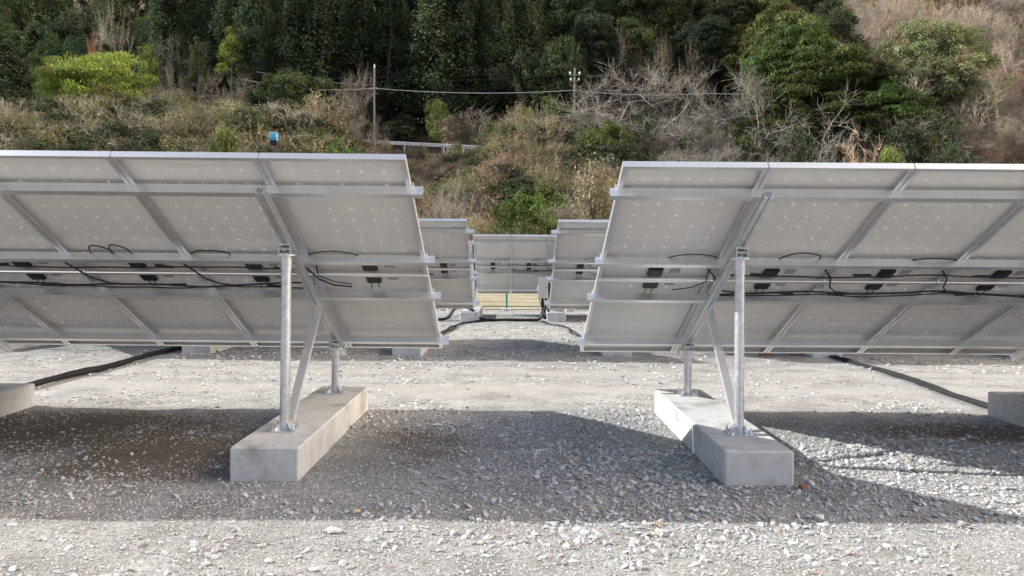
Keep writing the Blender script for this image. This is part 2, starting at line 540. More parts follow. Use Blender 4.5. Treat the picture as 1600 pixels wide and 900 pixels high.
# ------------------------------------------------------------------ hill
def hill_z(X, Y):
    X = np.asarray(X, float); Y = np.asarray(Y, float)
    base = np.interp(Y, [36, 40, 50, 60, 70, 72, 77.5, 85, 100, 140, 220, 330], [-.6, 0, 3.0, 7.2, 11.6, 12.2, 12.3, 17, 27, 55, 115, 180])
    right = np.interp(Y, [36, 40, 48, 60, 90, 140, 220, 330], [-.6, 0, 2.6, 11.5, 37, 76, 130, 190])
    left = np.interp(Y, [36, 40, 50, 60, 70, 72, 77.5, 90, 110, 140, 200, 330], [-.6, 0, 3.0, 7.2, 11.6, 12.2, 12.3, 15.5, 20, 33, 75, 170])
    q = X / np.maximum(Y, 1)
    tr = smooth(.40, .52, q); tl = smooth(-.36, -.50, q)
    z = base * (1 - tr) * (1 - tl) + right * tr + left * tl * (1 - tr)
    z = z + np.exp(-((Y - 63) / 7.5) ** 2) * (2.3 * smooth(-.22, -.30, q) + 1.2 * smooth(-.06, .0, q) * (1 - smooth(.1, .2, q)))
    n = (fbm(X * .12 + 3, Y * .12 + 8, 4) - .5) * 2.6 * smooth(41, 50, Y)
    road = smooth(70, 72.5, Y) * (1 - smooth(77, 79, Y)) * (1 - tr)
    cut = smooth(-.26, -.22, q) * (1 - smooth(-.035, -.0, q)) * smooth(50, 58, Y) * (1 - smooth(70.5, 72.5, Y))
    return z - 1.3 * cut + n * (1 - .9 * road) * (1 - .8 * cut)

hx = axis([(-330, -110, 10), (-110, 110, 1.6), (110, 330, 10)])
hy = axis([(37, 120, 1.4), (120, 330, 6)])
me, _ = grid_mesh('hillside', hx, hy, hill_z, M['hill'])
tag(inst('hillside', me), kind='structure')
hz = lambda X, Y: float(hill_z(X, Y))
# the road on its shelf
me, _ = grid_mesh('hill_road', axis([(-75, 22, 1.6)]), axis([(74.6, 77.4, 1.4)]), lambda X, Y: hill_z(X, 76 + 0 * Y) + .12, M['asphalt'])
tag(inst('hill_road', me), kind='structure')

# ------------------------------------------------------------------ solar arrays
TILT = math.atan2(.486, .874)
ZTOP = 2.262
FT = .046            # frame depth
RAIL_S = [.25, 1.245, 1.91, 2.925]
RH, RD = .071, .05   # rail height (off the panel) and depth (down the slope)
BH = .062            # beam section
PANEL_S = [0.0, PL + GAP]

def panel_meshes():
    f = MB()
    w = PW / 2; fl = .030; wt = .004
    # four rails of the frame: outer wall with a flange folded inwards at the back
    def lprof(a, b, length, horiz):
        pass
    f.box(-w, -w + wt, 0, PL, -FT, 0); f.box(w - wt, w, 0, PL, -FT, 0)
    f.box(-w + wt, w - wt, 0, wt, -FT, 0); f.box(-w + wt, w - wt, PL - wt, PL, -FT, 0)
    f.box(-w + wt, -w + fl, wt, PL - wt, -FT, -FT + .003); f.box(w - fl, w - wt, wt, PL - wt, -FT, -FT + .003)
    f.box(-w + fl, w - fl, wt, fl, -FT, -FT + .003); f.box(-w + fl, w - fl, PL - fl, PL - wt, -FT, -FT + .003)
    fm = f.mesh('panel_frame', M['frame'])
    l = MB()
    l.add([(-w + wt, wt, -.008), (w - wt, wt, -.008), (w - wt, PL - wt, -.008), (-w + wt, PL - wt, -.008)], [(0, 1, 2, 3)])
    lm = bpy.data.meshes.new('laminate'); lm.from_pydata(l.v, [], l.f); lm.materials.append(M['laminate']); lm.update()
    def jbox(y0, y1, lead):
        b = MB()
        b.cbox(-.062, .062, y0, y1, -.036, -.0085, .005)
        b.box(-.05, .05, y0 + .012, y1 - .012, -.039, -.0362)
        bm_ = b.mesh('junction_box', M['black'])
        return bm_
    s = MB(); s.box(-.045, .045, -.04, .04, -.0105, -.009)
    sm = s.mesh('rating_label', M['sticker'])
    return fm, lm, jbox(PL - .165, PL - .045, 1), jbox(.045, .165, -1), sm
P_FRAME, P_LAM, P_JU, P_JL, P_LABEL = panel_meshes()

def rail_mesh(length):
    y0, y1, z0, z1 = 0, RD, -FT - RH, -FT - .0005
    t = .0035
    m = MB()
    # C channel: web faces up the slope, lips at the open side
    m.extrude([(y0, z0), (y1, z0), (y1, z0 + .016), (y1 - t, z0 + .016), (y1 - t, z0 + t), (y0 + t, z0 + t), (y0 + t, z1 - t), (y1 - t, z1 - t), (y1 - t, z1 - .016), (y1, z1 - .016), (y1, z1), (y0, z1)], 0, length)
    return m.mesh('rail', M['alu'])

def beam_mesh(length):
    """multi-chamber extrusion with open holes at the ends and slots along its sides"""
    n = 5; c = BH / n
    solid = np.ones((n, n), bool)
    for i, j in [(1, 1), (1, 3), (3, 1), (3, 3), (0, 2), (4, 2), (2, 0), (2, 4), (2, 2)]:
        solid[i, j] = False
    m = MB()
    zt = -FT - RH - .001
    for i in range(n):
        for j in range(n):
            if not solid[i, j]: continue
            x0, z0 = -BH / 2 + i * c, zt - BH + j * c
            m.add([(x0, 0, z0), (x0 + c, 0, z0), (x0 + c, 0, z0 + c), (x0, 0, z0 + c)], [(0, 1, 2, 3)])
            m.add([(x0, length, z0), (x0 + c, length, z0), (x0 + c, length, z0 + c), (x0, length, z0 + c)], [(3, 2, 1, 0)])
            for di, dj, a, b in ((1, 0, (x0 + c, z0), (x0 + c, z0 + c)), (-1, 0, (x0, z0 + c), (x0, z0)), (0, 1, (x0 + c, z0 + c), (x0, z0 + c)), (0, -1, (x0, z0), (x0 + c, z0))):
                ii, jj = i + di, j + dj
                if 0 <= ii < n and 0 <= jj < n and solid[ii, jj]: continue
                m.add([(a[0], 0, a[1]), (b[0], 0, b[1]), (b[0], length, b[1]), (a[0], length, a[1])], [(0, 1, 2, 3)])
    me = bpy.data.meshes.new('beam'); me.from_pydata(m.v, [], m.f); me.materials.append(M['alu']); me.update()
    return me
BEAM_S0, BEAM_S1 = .17, 3.16
P_BEAM = beam_mesh(BEAM_S1 - BEAM_S0)

YF, YR = .70, 2.345        # front and rear post behind the top edge of the panels
FOOT_Y0, FOOT_L, FOOT_W, FOOT_H = .175, 2.53, .49, .247
def beam_bottom(y):
    """world height of the beam's underside above row point y"""
    n = -(FT + RH + BH)
    s = (y - n * math.sin(TILT)) / math.cos(TILT)
    return ZTOP - s * math.sin(TILT) + n * math.cos(TILT)

def post_meshes(y):
    top = beam_bottom(y) - .012
    h0 = FOOT_H
    fl = top - .050
    m = MB(); m.tube([(0, 0, h0 + .010), (0, 0, fl)], .038, 20)
    pipe = m.mesh('post', M['galv'], True)
    c = MB(); c.tube([(0, 0, fl - .115), (0, 0, fl - .0005)], .0435, 20)
    collar = c.mesh('collar', M['galv'], True)
    b = MB(); b.tube([(-.06, 0, fl - .085), (.06, 0, fl - .085)], .007, 6)
    b.tube([(-.064, 0, fl - .085), (-.048, 0, fl - .085)], .012, 6); b.tube([(.048, 0, fl - .085), (.064, 0, fl - .085)], .012, 6)
    bolt = b.mesh('bolt', M['bolt'])
    # flange plate and U bracket
    p = MB(); p.tube([(0, 0, fl - .006), (0, 0, fl + .008)], .08, 24)
    plate = p.mesh('flange_plate', M['galv'])
    u = MB()
    ut = fl + .088; tb = .034
    for x0, x1 in ((-.046, -.040), (.040, .046)):      # cheeks with a sloping top under the beam
        u.add([(x0, -.06, fl + .0085), (x1, -.06, fl + .0085), (x1, .05, fl + .0085), (x0, .05, fl + .0085), (x0, -.06, ut), (x1, -.06, ut), (x1, .05, fl + tb), (x0, .05, fl + tb)],
              [(0, 3, 2, 1), (4, 5, 6, 7), (0, 1, 5, 4), (1, 2, 6, 5), (2, 3, 7, 6), (3, 0, 4, 7)])
    u.box(-.0398, .0398, -.06, .05, fl + .0085, fl + .014)
    u.box(-.0398, .0398, -.06, -.052, ut - .009, ut - .001)
    u.box(-.0398, .0398, -.056, -.050, fl + .042, fl + .050)
    br = u.mesh('bracket', M['galv'])
    k = MB(); k.tube([(-.062, -.03, ut - .03), (.062, -.03, ut - .03)], .006, 6)
    k.tube([(.046, -.03, ut - .03), (.058, -.03, ut - .03)], .012, 6); k.tube([(-.058, -.03, ut - .03), (-.046, -.03, ut - .03)], .012, 6)
    kb = k.mesh('bracket_bolt', M['bolt'])
    s = MB(); s.box(-.095, .095, -.085, .085, h0 + .0005, h0 + .0095)
    bp = s.mesh('base_plate', M['galv'])
    g = MB()
    for a in range(1):
        ca_, sa = math.cos(math.pi / 4), math.sin(math.pi / 4)
        x1, y1 = ca_ * .036, sa * .036; x2, y2 = ca_ * .085, sa * .085
        nx, ny = -sa * .003, ca_ * .003
        zb, zt = h0 + .010, h0 + .075
        g.add([(x1 + nx, y1 + ny, zb), (x2 + nx, y2 + ny, zb), (x2 + nx, y2 + ny, zb + .015), (x1 + nx, y1 + ny, zt),
               (x1 - nx, y1 - ny, zb), (x2 - nx, y2 - ny, zb), (x2 - nx, y2 - ny, zb + .015), (x1 - nx, y1 - ny, zt)],
              [(0, 1, 2, 3), (7, 6, 5, 4), (0, 4, 5, 1), (1, 5, 6, 2), (2, 6, 7, 3), (3, 7, 4, 0)])
    gm = g.mesh('gusset', M['galv'])
    ab = MB(); ab.tube([(0, 0, h0 + .0096), (0, 0, h0 + .022)], .016, 6); ab.tube([(0, 0, h0 + .022), (0, 0, h0 + .055)], .008, 8)
    am = ab.mesh('anchor_bolt', M['bolt'])
    return dict(pipe=pipe, subs=[('collar', collar), ('bolt', bolt), ('flange_plate', plate), ('bracket', br), ('bracket_bolt', kb), ('base_plate', bp)], anchor=am, gusset=gm)
POST_F, POST_R = post_meshes(YF), post_meshes(YR)

def foot_mesh():
    m = MB()
    m.cbox(-FOOT_W / 2, FOOT_W / 2, 0, FOOT_L, -.06, FOOT_H, .012)
    return m.mesh('concrete_footing', M['concrete'])
P_FOOT = foot_mesh()

def brace_mesh():
    # C channel from the foot of the tall post up to the beam
    a = Vector((0, YF + .085, FOOT_H + .055)); b = Vector((0, 1.66, beam_bottom(1.66) + .045))
    d = (b - a); L = d.length; d.normalize()
    up = d.cross(Vector((1, 0, 0))).normalized()
    m = MB(); w, h, t = .032, .042, .004
    prof = [(-w, -h / 2), (w, -h / 2), (w, h / 2), (w - t, h / 2), (w - t, -h / 2 + t), (-w + t, -h / 2 + t), (-w + t, h / 2), (-w, h / 2)]
    def P(p, s): return tuple(a + d * s + Vector((1, 0, 0)) * p[0] + up * p[1])
    n = len(prof)
    m.add([P(p, 0) for p in prof] + [P(p, L) for p in prof], [(i, (i + 1) % n, n + (i + 1) % n, n + i) for i in range(n)] + [tuple(range(n)), tuple(range(2 * n - 1, n - 1, -1))])
    return m.mesh('brace', M['alu'])
P_BRACE = brace_mesh()

P_CLIP = MB()
P_CLIP.box(-.003, .003, -.001, .028, -FT - .004, -FT + .038)
P_CLIP.box(-.022, .003, -.001, .028, -FT - .0005, -FT + .003)
P_CLIP = P_CLIP.mesh('end_clip', M['alu'])
RAILS = {}

def wave(x0, x1, s, n, amp, seed, step=.05):
    r = np.random.default_rng(seed)
    k = max(3, int((x1 - x0) / step))
    xs_ = np.linspace(x0, x1, k)
    ph = r.random(4) * 6.3
    sag = s + amp * (np.sin(xs_ * 2.1 + ph[0]) * .5 + np.sin(xs_ * 5.3 + ph[1]) * .35 + np.sin(xs_ * 11 + ph[2]) * .15)
    nn = n + .008 * np.sin(xs_ * 4 + ph[3])
    return [(a, b, c) for a, b, c in zip(xs_, sag, nn)]

def make_array(label, xe, sgn, ytop, ncol, post_x, dslope=0.0, rail_over=.07, seed=1, rolls=0.0, group='solar arrays on ground-mounted racks', posts=None, detail=True):
    """xe: the free end of the row next to the aisle; sgn: +1 the row runs to the right, -1 to the left"""
    r = np.random.default_rng(seed)
    A = empty('solar_array', (xe, ytop, 0))
    A.rotation_euler = (0, rolls, 0)
    tag(A, label, 'solar array', group)
    S = Matrix.Translation((0, 0, ZTOP)) @ Matrix.Rotation(-TILT, 4, 'X')
    for cidx in range(ncol):
        xc = sgn * (cidx + .5) * PITCH
        for k in range(2):
            pm = S @ Matrix.Translation((xc, PANEL_S[k] - dslope, 0))
            p = inst('solar_panel', P_FRAME, A, pm)
            inst('laminate', P_LAM, p)
            inst('junction_box', P_JL if k else P_JU, p)
            ly = .10 if k else PL - .105
            if detail: inst('rating_label', P_LABEL, p, Matrix.Translation((.17, ly, 0)))
            if detail and k:
                # two leads hanging from the lower junction box
                for q in (-.028, .028):
                    m = MB()
                    dxx = r.uniform(-.02, .02)
                    m.tube([(q, .160, -.03), (q + dxx * .3, .20, -.036), (q + dxx, .26 + r.uniform(0, .03), -.034)], .0042, 6)
                    m.build('lead', M['cable'], p)
    L = ncol * PITCH + 2 * rail_over
    key = round(L, 4)
    if key not in RAILS: RAILS[key] = rail_mesh(L)
    for s in RAIL_S:
        x0 = -rail_over if sgn > 0 else -L + rail_over
        rl = inst('rail', RAILS[key], A, S @ Matrix.Translation((x0, s, 0)))
        if detail:
            for q in (.025, .07):
                b = MB(); xq = q if sgn > 0 else L - q
                b.tube([(xq, -.004, -FT - RH * .5), (xq, .001, -FT - RH * .5)], .006, 6)
                b.build('bolt', M['bolt'], rl)
            inst('end_clip', P_CLIP, rl, Matrix.Translation((rail_over - .008, .008, 0)) if sgn > 0 else Matrix.Translation((L - rail_over + .012, .008, 0)))
    # clamps between neighbouring panels, on the rails
    for i, px in enumerate(post_x):
        x = px - xe
        inst('beam', P_BEAM, A, S @ Matrix.Translation((x, BEAM_S0, 0)))
        inst('concrete_footing', P_FOOT, A, Matrix.Translation((x + sgn * -.015, FOOT_Y0, 0)))
        for d, y in ((POST_F, YF), (POST_R, YR)):
            po = inst('post', d['pipe'], A, Matrix.Translation((x, y, 0)))
            for nme, mm in d['subs']:
                inst(nme, mm, po)
            for k in range(4):
                inst('gusset', d['gusset'], po, Matrix.Rotation(k * math.pi / 2, 4, 'Z'))
            for ax in (-1, 1):
                for ay in (-1, 1):
                    inst('anchor_bolt', d['anchor'], po, Matrix.Translation((ax * .073, ay * .063, 0)))
        inst('brace', P_BRACE, A, Matrix.Translation((x + .012, 0, 0)))
    # string wiring behind the panels
    span = ncol * PITCH
    lo, hi = (0.0, span) if sgn > 0 else (-span, 0.0)
    a, b = (lo + 1.02, hi - .4) if sgn > 0 else (lo + .4, hi - 1.02)
    if detail:
        for s0, nn, rad, amp, sd in ((1.50, -.075, .0065, .03, 1), (1.83, -.07, .0085, .045, 2), (1.845, -.082, .006, .05, 3)):
            m = MB(); m.tube(wave(a, b, s0 - dslope, nn, amp, seed * 10 + sd), rad, 6)
            m.build('string_cable', M['cable'], A, S)
        for cidx in range(1, ncol):
            xc = sgn * (cidx + .5) * PITCH
            # connectors
            for s0 in (1.49, 1.835):
                xx = xc + r.uniform(.12, .34) * (1 if r.random() < .6 else -1)
                m = MB(); m.tube([(xx - .075, s0 - dslope + r.uniform(-.02, .02), -.073), (xx - .02, s0 - dslope, -.073), (xx + .075, s0 - dslope + r.uniform(-.02, .02), -.073)], [.010, .0145, .010], 8)
                m.build('connector', M['black'], A, S)
            # loops showing above the second rail
            for _q in range(1 + int(r.random() < .45)):
                w_, h_ = r.uniform(.08, .2), r.uniform(.05, .2)
                xx = xc + r.uniform(-.3, .3)
                m = MB(); m.tube([(xx + w_ * math.cos(q) * (1 + .2 * math.sin(2 * q)), RAIL_S[1] + .02 - h_ * math.sin(q), -.05 - .015 * math.sin(q)) for q in np.linspace(-.1, math.pi + .1, 14)], .0058, 6)
                m.build('loop_cable', M['cable'], A, S)
            if r.random() < .45:
                xx = xc + r.uniform(-.3, .3); w_ = r.uniform(.05, .09)
                m = MB(); m.tube([(xx + w_ * math.cos(q), RAIL_S[2] + .03 + .13 * math.sin(q), -.05) for q in np.linspace(0, math.pi, 12)], .004, 6)
                m.build('loop_cable', M['cable'], A, S)
            # stray lead crossing down at the panel joint
            xj = sgn * cidx * PITCH
            m = MB(); m.tube([(xj - .08, 1.42 - dslope, -.06), (xj + .0, 1.52 - dslope, -.085), (xj + .05, 1.68 - dslope, -.085), (xj + .15, 1.80 - dslope, -.075), (xj + .3, 1.84 - dslope, -.07)], .0072, 6)
            m.build('string_cable', M['cable'], A, S)
        # long loose lead on the end panel
        xx = sgn * .70 * PITCH
        m = MB(); m.tube([(xx + sgn * .27 - (sgn * .42) * q, RAIL_S[1] + .005 - .07 * math.sin(math.pi * q) ** .7, -.052) for q in np.linspace(0, 1, 14)], .0045, 6)
        m.build('loop_cable', M['cable'], A, S)
        m = MB(); m.tube([(sgn * .93, 1.44 - dslope, -.05), (sgn * .95, 1.62 - dslope, -.07), (sgn * .85, 1.76 - dslope, -.06), (sgn * .70, 1.83 - dslope, -.05)], .005, 6)
        m.build('string_cable', M['cable'], A, S)
    return A

SP = 3.49
make_array('near left row of tilted solar panels on metal rack, seen from behind', -.71, -1, 5.015, 9, [-1.74, -1.74 - SP, -1.74 - 2 * SP], dslope=.06, rail_over=.085, seed=11, rolls=R(.16))
make_array('near right row of tilted solar panels on metal rack, seen from behind', .757, 1, 5.015, 9, [1.785, 1.785 + SP, 1.785 + 2 * SP], dslope=0, rail_over=.055, seed=12)
make_array('middle left row of solar panels showing through the aisle behind the near left row', -.71, -1, 12.03, 9, [-1.72, -1.72 - SP, -1.72 - 2 * SP], dslope=.0, rail_over=.115, seed=13)
make_array('middle right row of solar panels showing through the aisle behind the near right row', .78, 1, 12.03, 9, [1.80, 1.80 + SP, 1.80 + 2 * SP], dslope=0, rail_over=.10, seed=14)
make_array('farthest row of solar panels closing the end of the aisle, before the green fence', -.97, 1, 19.0, 9, [-1.03, 1.23, 1.23 + SP], dslope=0, rail_over=.13, seed=15)

# ------------------------------------------------------------------ cables on the ground
def ground_cable(name, label, pts, rads, offs, mat, cat='cable', wob=.012, seed=0, sub=14, parts=None):
    """smooth path through ground points; several strands become parts"""
    r = np.random.default_rng(seed)
    P = np.array([(p[0], p[1], p[2] if len(p) > 2 else 0) for p in pts], float)
    t = np.arange(len(P)); tt = np.linspace(0, len(P) - 1, (len(P) - 1) * sub + 1)
    def cr(P):
        out = []
        for q in tt:
            i = min(int(q), len(P) - 2); f = q - i
            p0, p1, p2, p3 = P[max(i - 1, 0)], P[i], P[i + 1], P[min(i + 2, len(P) - 1)]
            out.append(.5 * ((2 * p1) + (-p0 + p2) * f + (2 * p0 - 5 * p1 + 4 * p2 - p3) * f * f + (-p0 + 3 * p1 - 3 * p2 + p3) * f ** 3))
        return np.array(out)
    C = cr(P)
    root = empty(name, tuple(C[0]))
    tag(root, label, cat)
    for k, (rad, off) in enumerate(zip(rads, offs)):
        ph = r.random(3) * 6
        Q = C.copy()
        L = np.concatenate([[0], np.cumsum(np.linalg.norm(np.diff(C, axis=0), axis=1))])
        d = np.gradient(C, axis=0); nrm = np.stack([-d[:, 1], d[:, 0], 0 * d[:, 0]], 1); nrm /= np.linalg.norm(nrm, axis=1)[:, None] + 1e-9
        Q += nrm * (off + wob * np.sin(L * 2.2 + ph[0]) + wob * .5 * np.sin(L * 5.1 + ph[1]))[:, None]
        Q[:, 2] += rad + gz(Q[:, 0], Q[:, 1]) + .006 + .008 * np.maximum(0, np.sin(L * 3 + ph[2]))
        m = MB(); m.tube([Vector(q) - root.location for q in Q], rad, 8)
        m.build('strand', mat, root, smooth=True)
    return root

ground_cable('ground_conduit', 'pair of thick black conduits crossing the gravel beside the left-edge footing', [(-5.75, 8.2), (-5.70, 9.0), (-5.73, 10.0), (-5.66, 11.2), (-5.70, 12.2), (-5.68, 13.2)], [.038, .03], [0, .06], M['conduit'], 'conduit', .03, 3)
ground_cable('ground_conduit', 'flat dusty black cable bundle crossing the gravel to the right-edge footing', [(5.30, 7.8), (5.33, 8.3), (5.42, 9.4), (5.44, 10.8), (5.42, 12.0), (5.4, 13.0)], [.02, .02, .02], [0, .042, .084], M['greycable'], 'cable', .02, 4)
ground_cable('ground_cable', 'black cables curving from the aisle bundle under the near left panels', [(-.60, 19.4), (-.85, 19.0), (-1.18, 18.3), (-1.33, 17.0), (-1.46, 15.8), (-1.6, 14.6)], [.024, .02], [0, .05], M['conduit'], 'cable', .03, 5)
ground_cable('ground_cable', 'dusty grey cables curving from the aisle bundle under the near right panels', [(.80, 19.2), (1.0, 18.2), (1.30, 17.3), (1.36, 16.5), (1.47, 15.6), (1.6, 14.4)], [.016, .016], [0, .045], M['greycable'], 'cable', .03, 6)
ground_cable('cable_bundle', 'thick black cable bundle lying across the far end of the aisle', [(-1.9, 19.2, 0), (-1.62, 19.25, .05), (-1.45, 19.3, .27), (-1.25, 19.3, .32), (-1.0, 19.3, .26), (-.82, 19.3, .06), (-.5, 19.35, 0), (0, 19.35, 0), (.5, 19.35, 0), (.78, 19.35, .02), (.90, 19.38, .25), (.93, 19.4, .62)], [.03, .028, .026, .024], [0, .06, -.055, .11], M['conduit'], 'cable', .015, 7)

# electrical enclosure beside the far row
en = empty('electrical_enclosure', (.86, 19.42, 0))
tag(en, 'tall beige electrical box hanging before the farthest panels with cables below', 'electrical box')
m = MB(); m.cbox(-.135, .135, -.09, .09, .60, 1.17, .012); m.build('box_body', M['enclosure'], en)
m = MB(); m.cbox(-.125, .125, -.102, -.0905, .612, 1.158, .004); m.build('box_door', M['enclosure'], en)
m = MB(); m.box(.09, .105, -.112, -.1025, .86, .92); m.build('door_latch', M['black'], en)
m = MB(); m.box(-.02, .4, .0905, .12, .72, .75); m.box(-.02, .4, .0905, .12, 1.03, 1.06); m.build('mounting_bracket', M['alu'], en)
for q in (-.07, -.02, .03):
    m = MB(); m.tube([(q, 0, .6), (q, -.01, .54), (q + .02, -.02, .47), (q + .06, -.02, .36), (.07 + q * .3, -.04, .05)], .012, 6); m.build('drop_cable', M['cable'], en)
for q in (0, .03):
    m = MB(); m.tube([(.16 + q, -.03, 1.0), (.165 + q, -.03, .6), (.15 + q, -.03, .3), (.08 + q, -.05, .05)], .016, 6); m.build('riser_cable', M['cable'], en)

# ------------------------------------------------------------------ green mesh fence
FY = 23.3
fence = empty('mesh_fence', (0, FY, 0))
tag(fence, 'green wire mesh fence along the far edge of the gravel yard', 'fence')
fp = MB(); fp.tube([(0, 0, .03), (0, 0, 1.22)], .03, 8); fpm = fp.mesh('fence_post', M['green'])
ff = MB(); ff.cbox(-.13, .13, -.13, .13, -.05, .09, .02); ffm = ff.mesh('post_footing', M['concrete'])
for k in range(-8, 9):
    x = -.1 + k * 2.0
    p = inst('fence_post', fpm, fence, Matrix.Translation((x, 0, 0)))
    inst('post_footing', ffm, p)
for z in (.14, 1.18):
    m = MB(); m.tube([(-16.1, -.03, z), (15.9, -.03, z)], .017, 6); m.build('fence_rail', M['green'], fence)
m = MB()
for k in range(640):
    x = -16.1 + k * .05
    m.add([(x - .0022, -.012, .14), (x + .0022, -.012, .14), (x + .0022, -.012, 1.18), (x - .0022, -.012, 1.18)], [(0, 1, 2, 3)])
for k in range(11):
    z = .18 + k * .1
    m.add([(-16.1, -.009, z - .0022), (15.9, -.009, z - .0022), (15.9, -.009, z + .0022), (-16.1, -.009, z + .0022)], [(0, 1, 2, 3)])
o = m.build('wire_mesh', M['green'], fence); o['kind'] = 'stuff'

# ------------------------------------------------------------------ stones and gravel
def rock_mesh(name, seed, mat, flat=.62, sub=2):
    import bmesh
    r = np.random.default_rng(seed)
    bm = bmesh.new()
    bmesh.ops.create_icosphere(bm, subdivisions=sub, radius=1)
    cuts = [(Vector(r.normal(size=3)).normalized(), r.uniform(.5, .85)) for _ in range(9)]
    for vv in bm.verts:
        c = vv.co.normalized()
        k = 1.0
        for n_, d in cuts:
            q = c.dot(n_)
            if q > 0: k = min(k, d / q) if d / q < k else k
        vv.co = c * k
        vv.co.x *= 1.15; vv.co.y *= .9; vv.co.z *= flat
    me = bpy.data.meshes.new(name); bm.to_mesh(me); bm.free()
    me.materials.append(mat)
    return me

def put_stone(u, v, rad, seed, mat, label, flat=.62, rz=0, ex=1.0):
    p = ground_at(u, v)
    o = inst('loose_stone', rock_mesh('loose_stone', seed, mat, flat, 2))
    o.location = (p.x, p.y, float(gz(p.x, p.y)) + rad * flat * .55)
    o.scale = (rad * ex, rad, rad); o.rotation_euler = (0, 0, rz)
    tag(o, label, 'stone')
    return o
ST = [put_stone(520, 832, .040, 1, M['palestone'], 'large pale stone on the sunlit gravel before the left footing', ex=1.2),
      put_stone(557, 803, .034, 2, M['dirtystone'], 'tan stone on the shadow edge to the right of the left footing', rz=.5),
      put_stone(1024, 836, .030, 3, M['ochre'], 'flat ochre yellow stone on the white gravel before the right footing', flat=.45, rz=.2, ex=1.3),
      put_stone(1281, 811, .034, 4, M['whitestone'], 'white stone on the shadow edge just below the right footing', rz=1.0),
      put_stone(683, 666, .045, 5, M['palestone'], 'flat pale slab stone in the shade between the two footings', flat=.4, rz=.3, ex=1.5)]
p = ground_at(1254, 766)
m = MB(); m.cbox(-.025, .025, -.019, .019, 0, .026, .005)
bf = m.build('brick_fragment', M['brick']); bf.location = (p.x, p.y, float(gz(p.x, p.y)) + .004); bf.rotation_euler = (.1, .06, .4)
tag(bf, 'small red brick fragment at the corner of the right footing', 'brick')
for k, (u, lab) in enumerate(((1196, 'red brick lying under the near right panels, left of its pair'), (1243, 'red brick lying under the near right panels, right of its pair'))):
    p = ground_at(u, 556)
    m = MB(); m.cbox(-.10, .10, -.05, .05, 0, .07, .006)
    b = m.build('red_brick', M['brick']); b.location = (p.x, p.y, float(gz(p.x, p.y))); b.rotation_euler = (0, 0, .3 * k)
    tag(b, lab, 'brick', 'red bricks under the near right row')

def scatter(name, label, pts, rots, scls, sources, mat=None, cat=None):
    me = bpy.data.meshes.new(name)
    me.vertices.add(len(pts)); me.vertices.foreach_set('co', np.asarray(pts, np.float32).ravel())
    a = me.attributes.new('rot', 'FLOAT_VECTOR', 'POINT'); a.data.foreach_set('vector', np.asarray(rots, np.float32).ravel())
    a = me.attributes.new('scl', 'FLOAT_VECTOR', 'POINT'); a.data.foreach_set('vector', np.asarray(scls, np.float32).ravel())
    a = me.attributes.new('idx', 'INT', 'POINT'); a.data.foreach_set('value', rng.integers(0, len(sources), len(pts)).astype(np.int32))
    me.update()
    o = inst(name, me)
    tag(o, label, cat, kind='stuff')
    g = bpy.data.node_groups.new(name, 'GeometryNodeTree')
    g.interface.new_socket('Geometry', in_out='INPUT', socket_type='NodeSocketGeometry')
    g.interface.new_socket('Geometry', in_out='OUTPUT', socket_type='NodeSocketGeometry')
    gi = g.nodes.new('NodeGroupInput'); go = g.nodes.new('NodeGroupOutput')
    j = g.nodes.new('GeometryNodeJoinGeometry')
    for s in sources:
        oi = g.nodes.new('GeometryNodeObjectInfo'); oi.transform_space = 'ORIGINAL'
        oi.inputs['Object'].default_value = s; oi.inputs['As Instance'].default_value = True
        g.links.new(oi.outputs['Geometry'], j.inputs[0])
    ip = g.nodes.new('GeometryNodeInstanceOnPoints')
    def na(nm, typ):
        n = g.nodes.new('GeometryNodeInputNamedAttribute'); n.data_type = typ; n.inputs['Name'].default_value = nm
        return n.outputs['Attribute']
    g.links.new(gi.outputs[0], ip.inputs['Points']); g.links.new(j.outputs[0], ip.inputs['Instance'])
    ip.inputs['Pick Instance'].default_value = True
    g.links.new(na('idx', 'INT'), ip.inputs['Instance Index'])
    e2r = g.nodes.new('FunctionNodeEulerToRotation')
    g.links.new(na('rot', 'FLOAT_VECTOR'), e2r.inputs[0]); g.links.new(e2r.outputs[0], ip.inputs['Rotation'])
    g.links.new(na('scl', 'FLOAT_VECTOR'), ip.inputs['Scale'])
    last = ip.outputs[0]
    if mat:
        sm = g.nodes.new('GeometryNodeSetMaterial'); sm.inputs['Material'].default_value = mat
        g.links.new(last, sm.inputs[0]); last = sm.outputs[0]
    g.links.new(last, go.inputs[0])
    md = o.modifiers.new('scatter', 'NODES'); md.node_group = g
    return o

def coarse(X, Y):
    """0..1 how thickly coarse stone lies"""
    n = fbm(X * .9 + 11, Y * 1.1 + 4, 4)
    n2 = fbm(X * 3.1 + 2, Y * 3.1 + 40, 3)
    d = np.clip((n - .50) * 4 + (n2 - .5) * 1.8, -.3, 1)
    def blob(cx, cy, rx, ry, k=1.0):
        return k * np.clip(1.3 - np.hypot((X - cx) / rx, (Y - cy) / ry), 0, 1)
    b = np.maximum.reduce([blob(1.05, 5.6, 1.1, 1.2, 1.2), blob(1.0, 4.5, 1.6, .7), blob(2.8, 5.6, 1.1, .9), blob(3.4, 6.2, 1.2, .7, .8), blob(1.2, 7.2, .9, .8, .7),
                           blob(-1.2, 7.2, .5, .9, .7), blob(.6, 4.1, 1.3, .4, .9), blob(-3.3, 5.0, .9, .4, .55), blob(-.2, 7.0, .9, .35, .6), blob(3.0, 4.9, 1.0, .5, .7)])
    e, t = soil_mask(X, Y)
    d = np.clip(d * .38 + b, 0.03, 1.15) * (1 - .82 * np.clip(e * 1.2, 0, 1)) * (1 - .8 * np.clip(t, 0, 1))
    return d

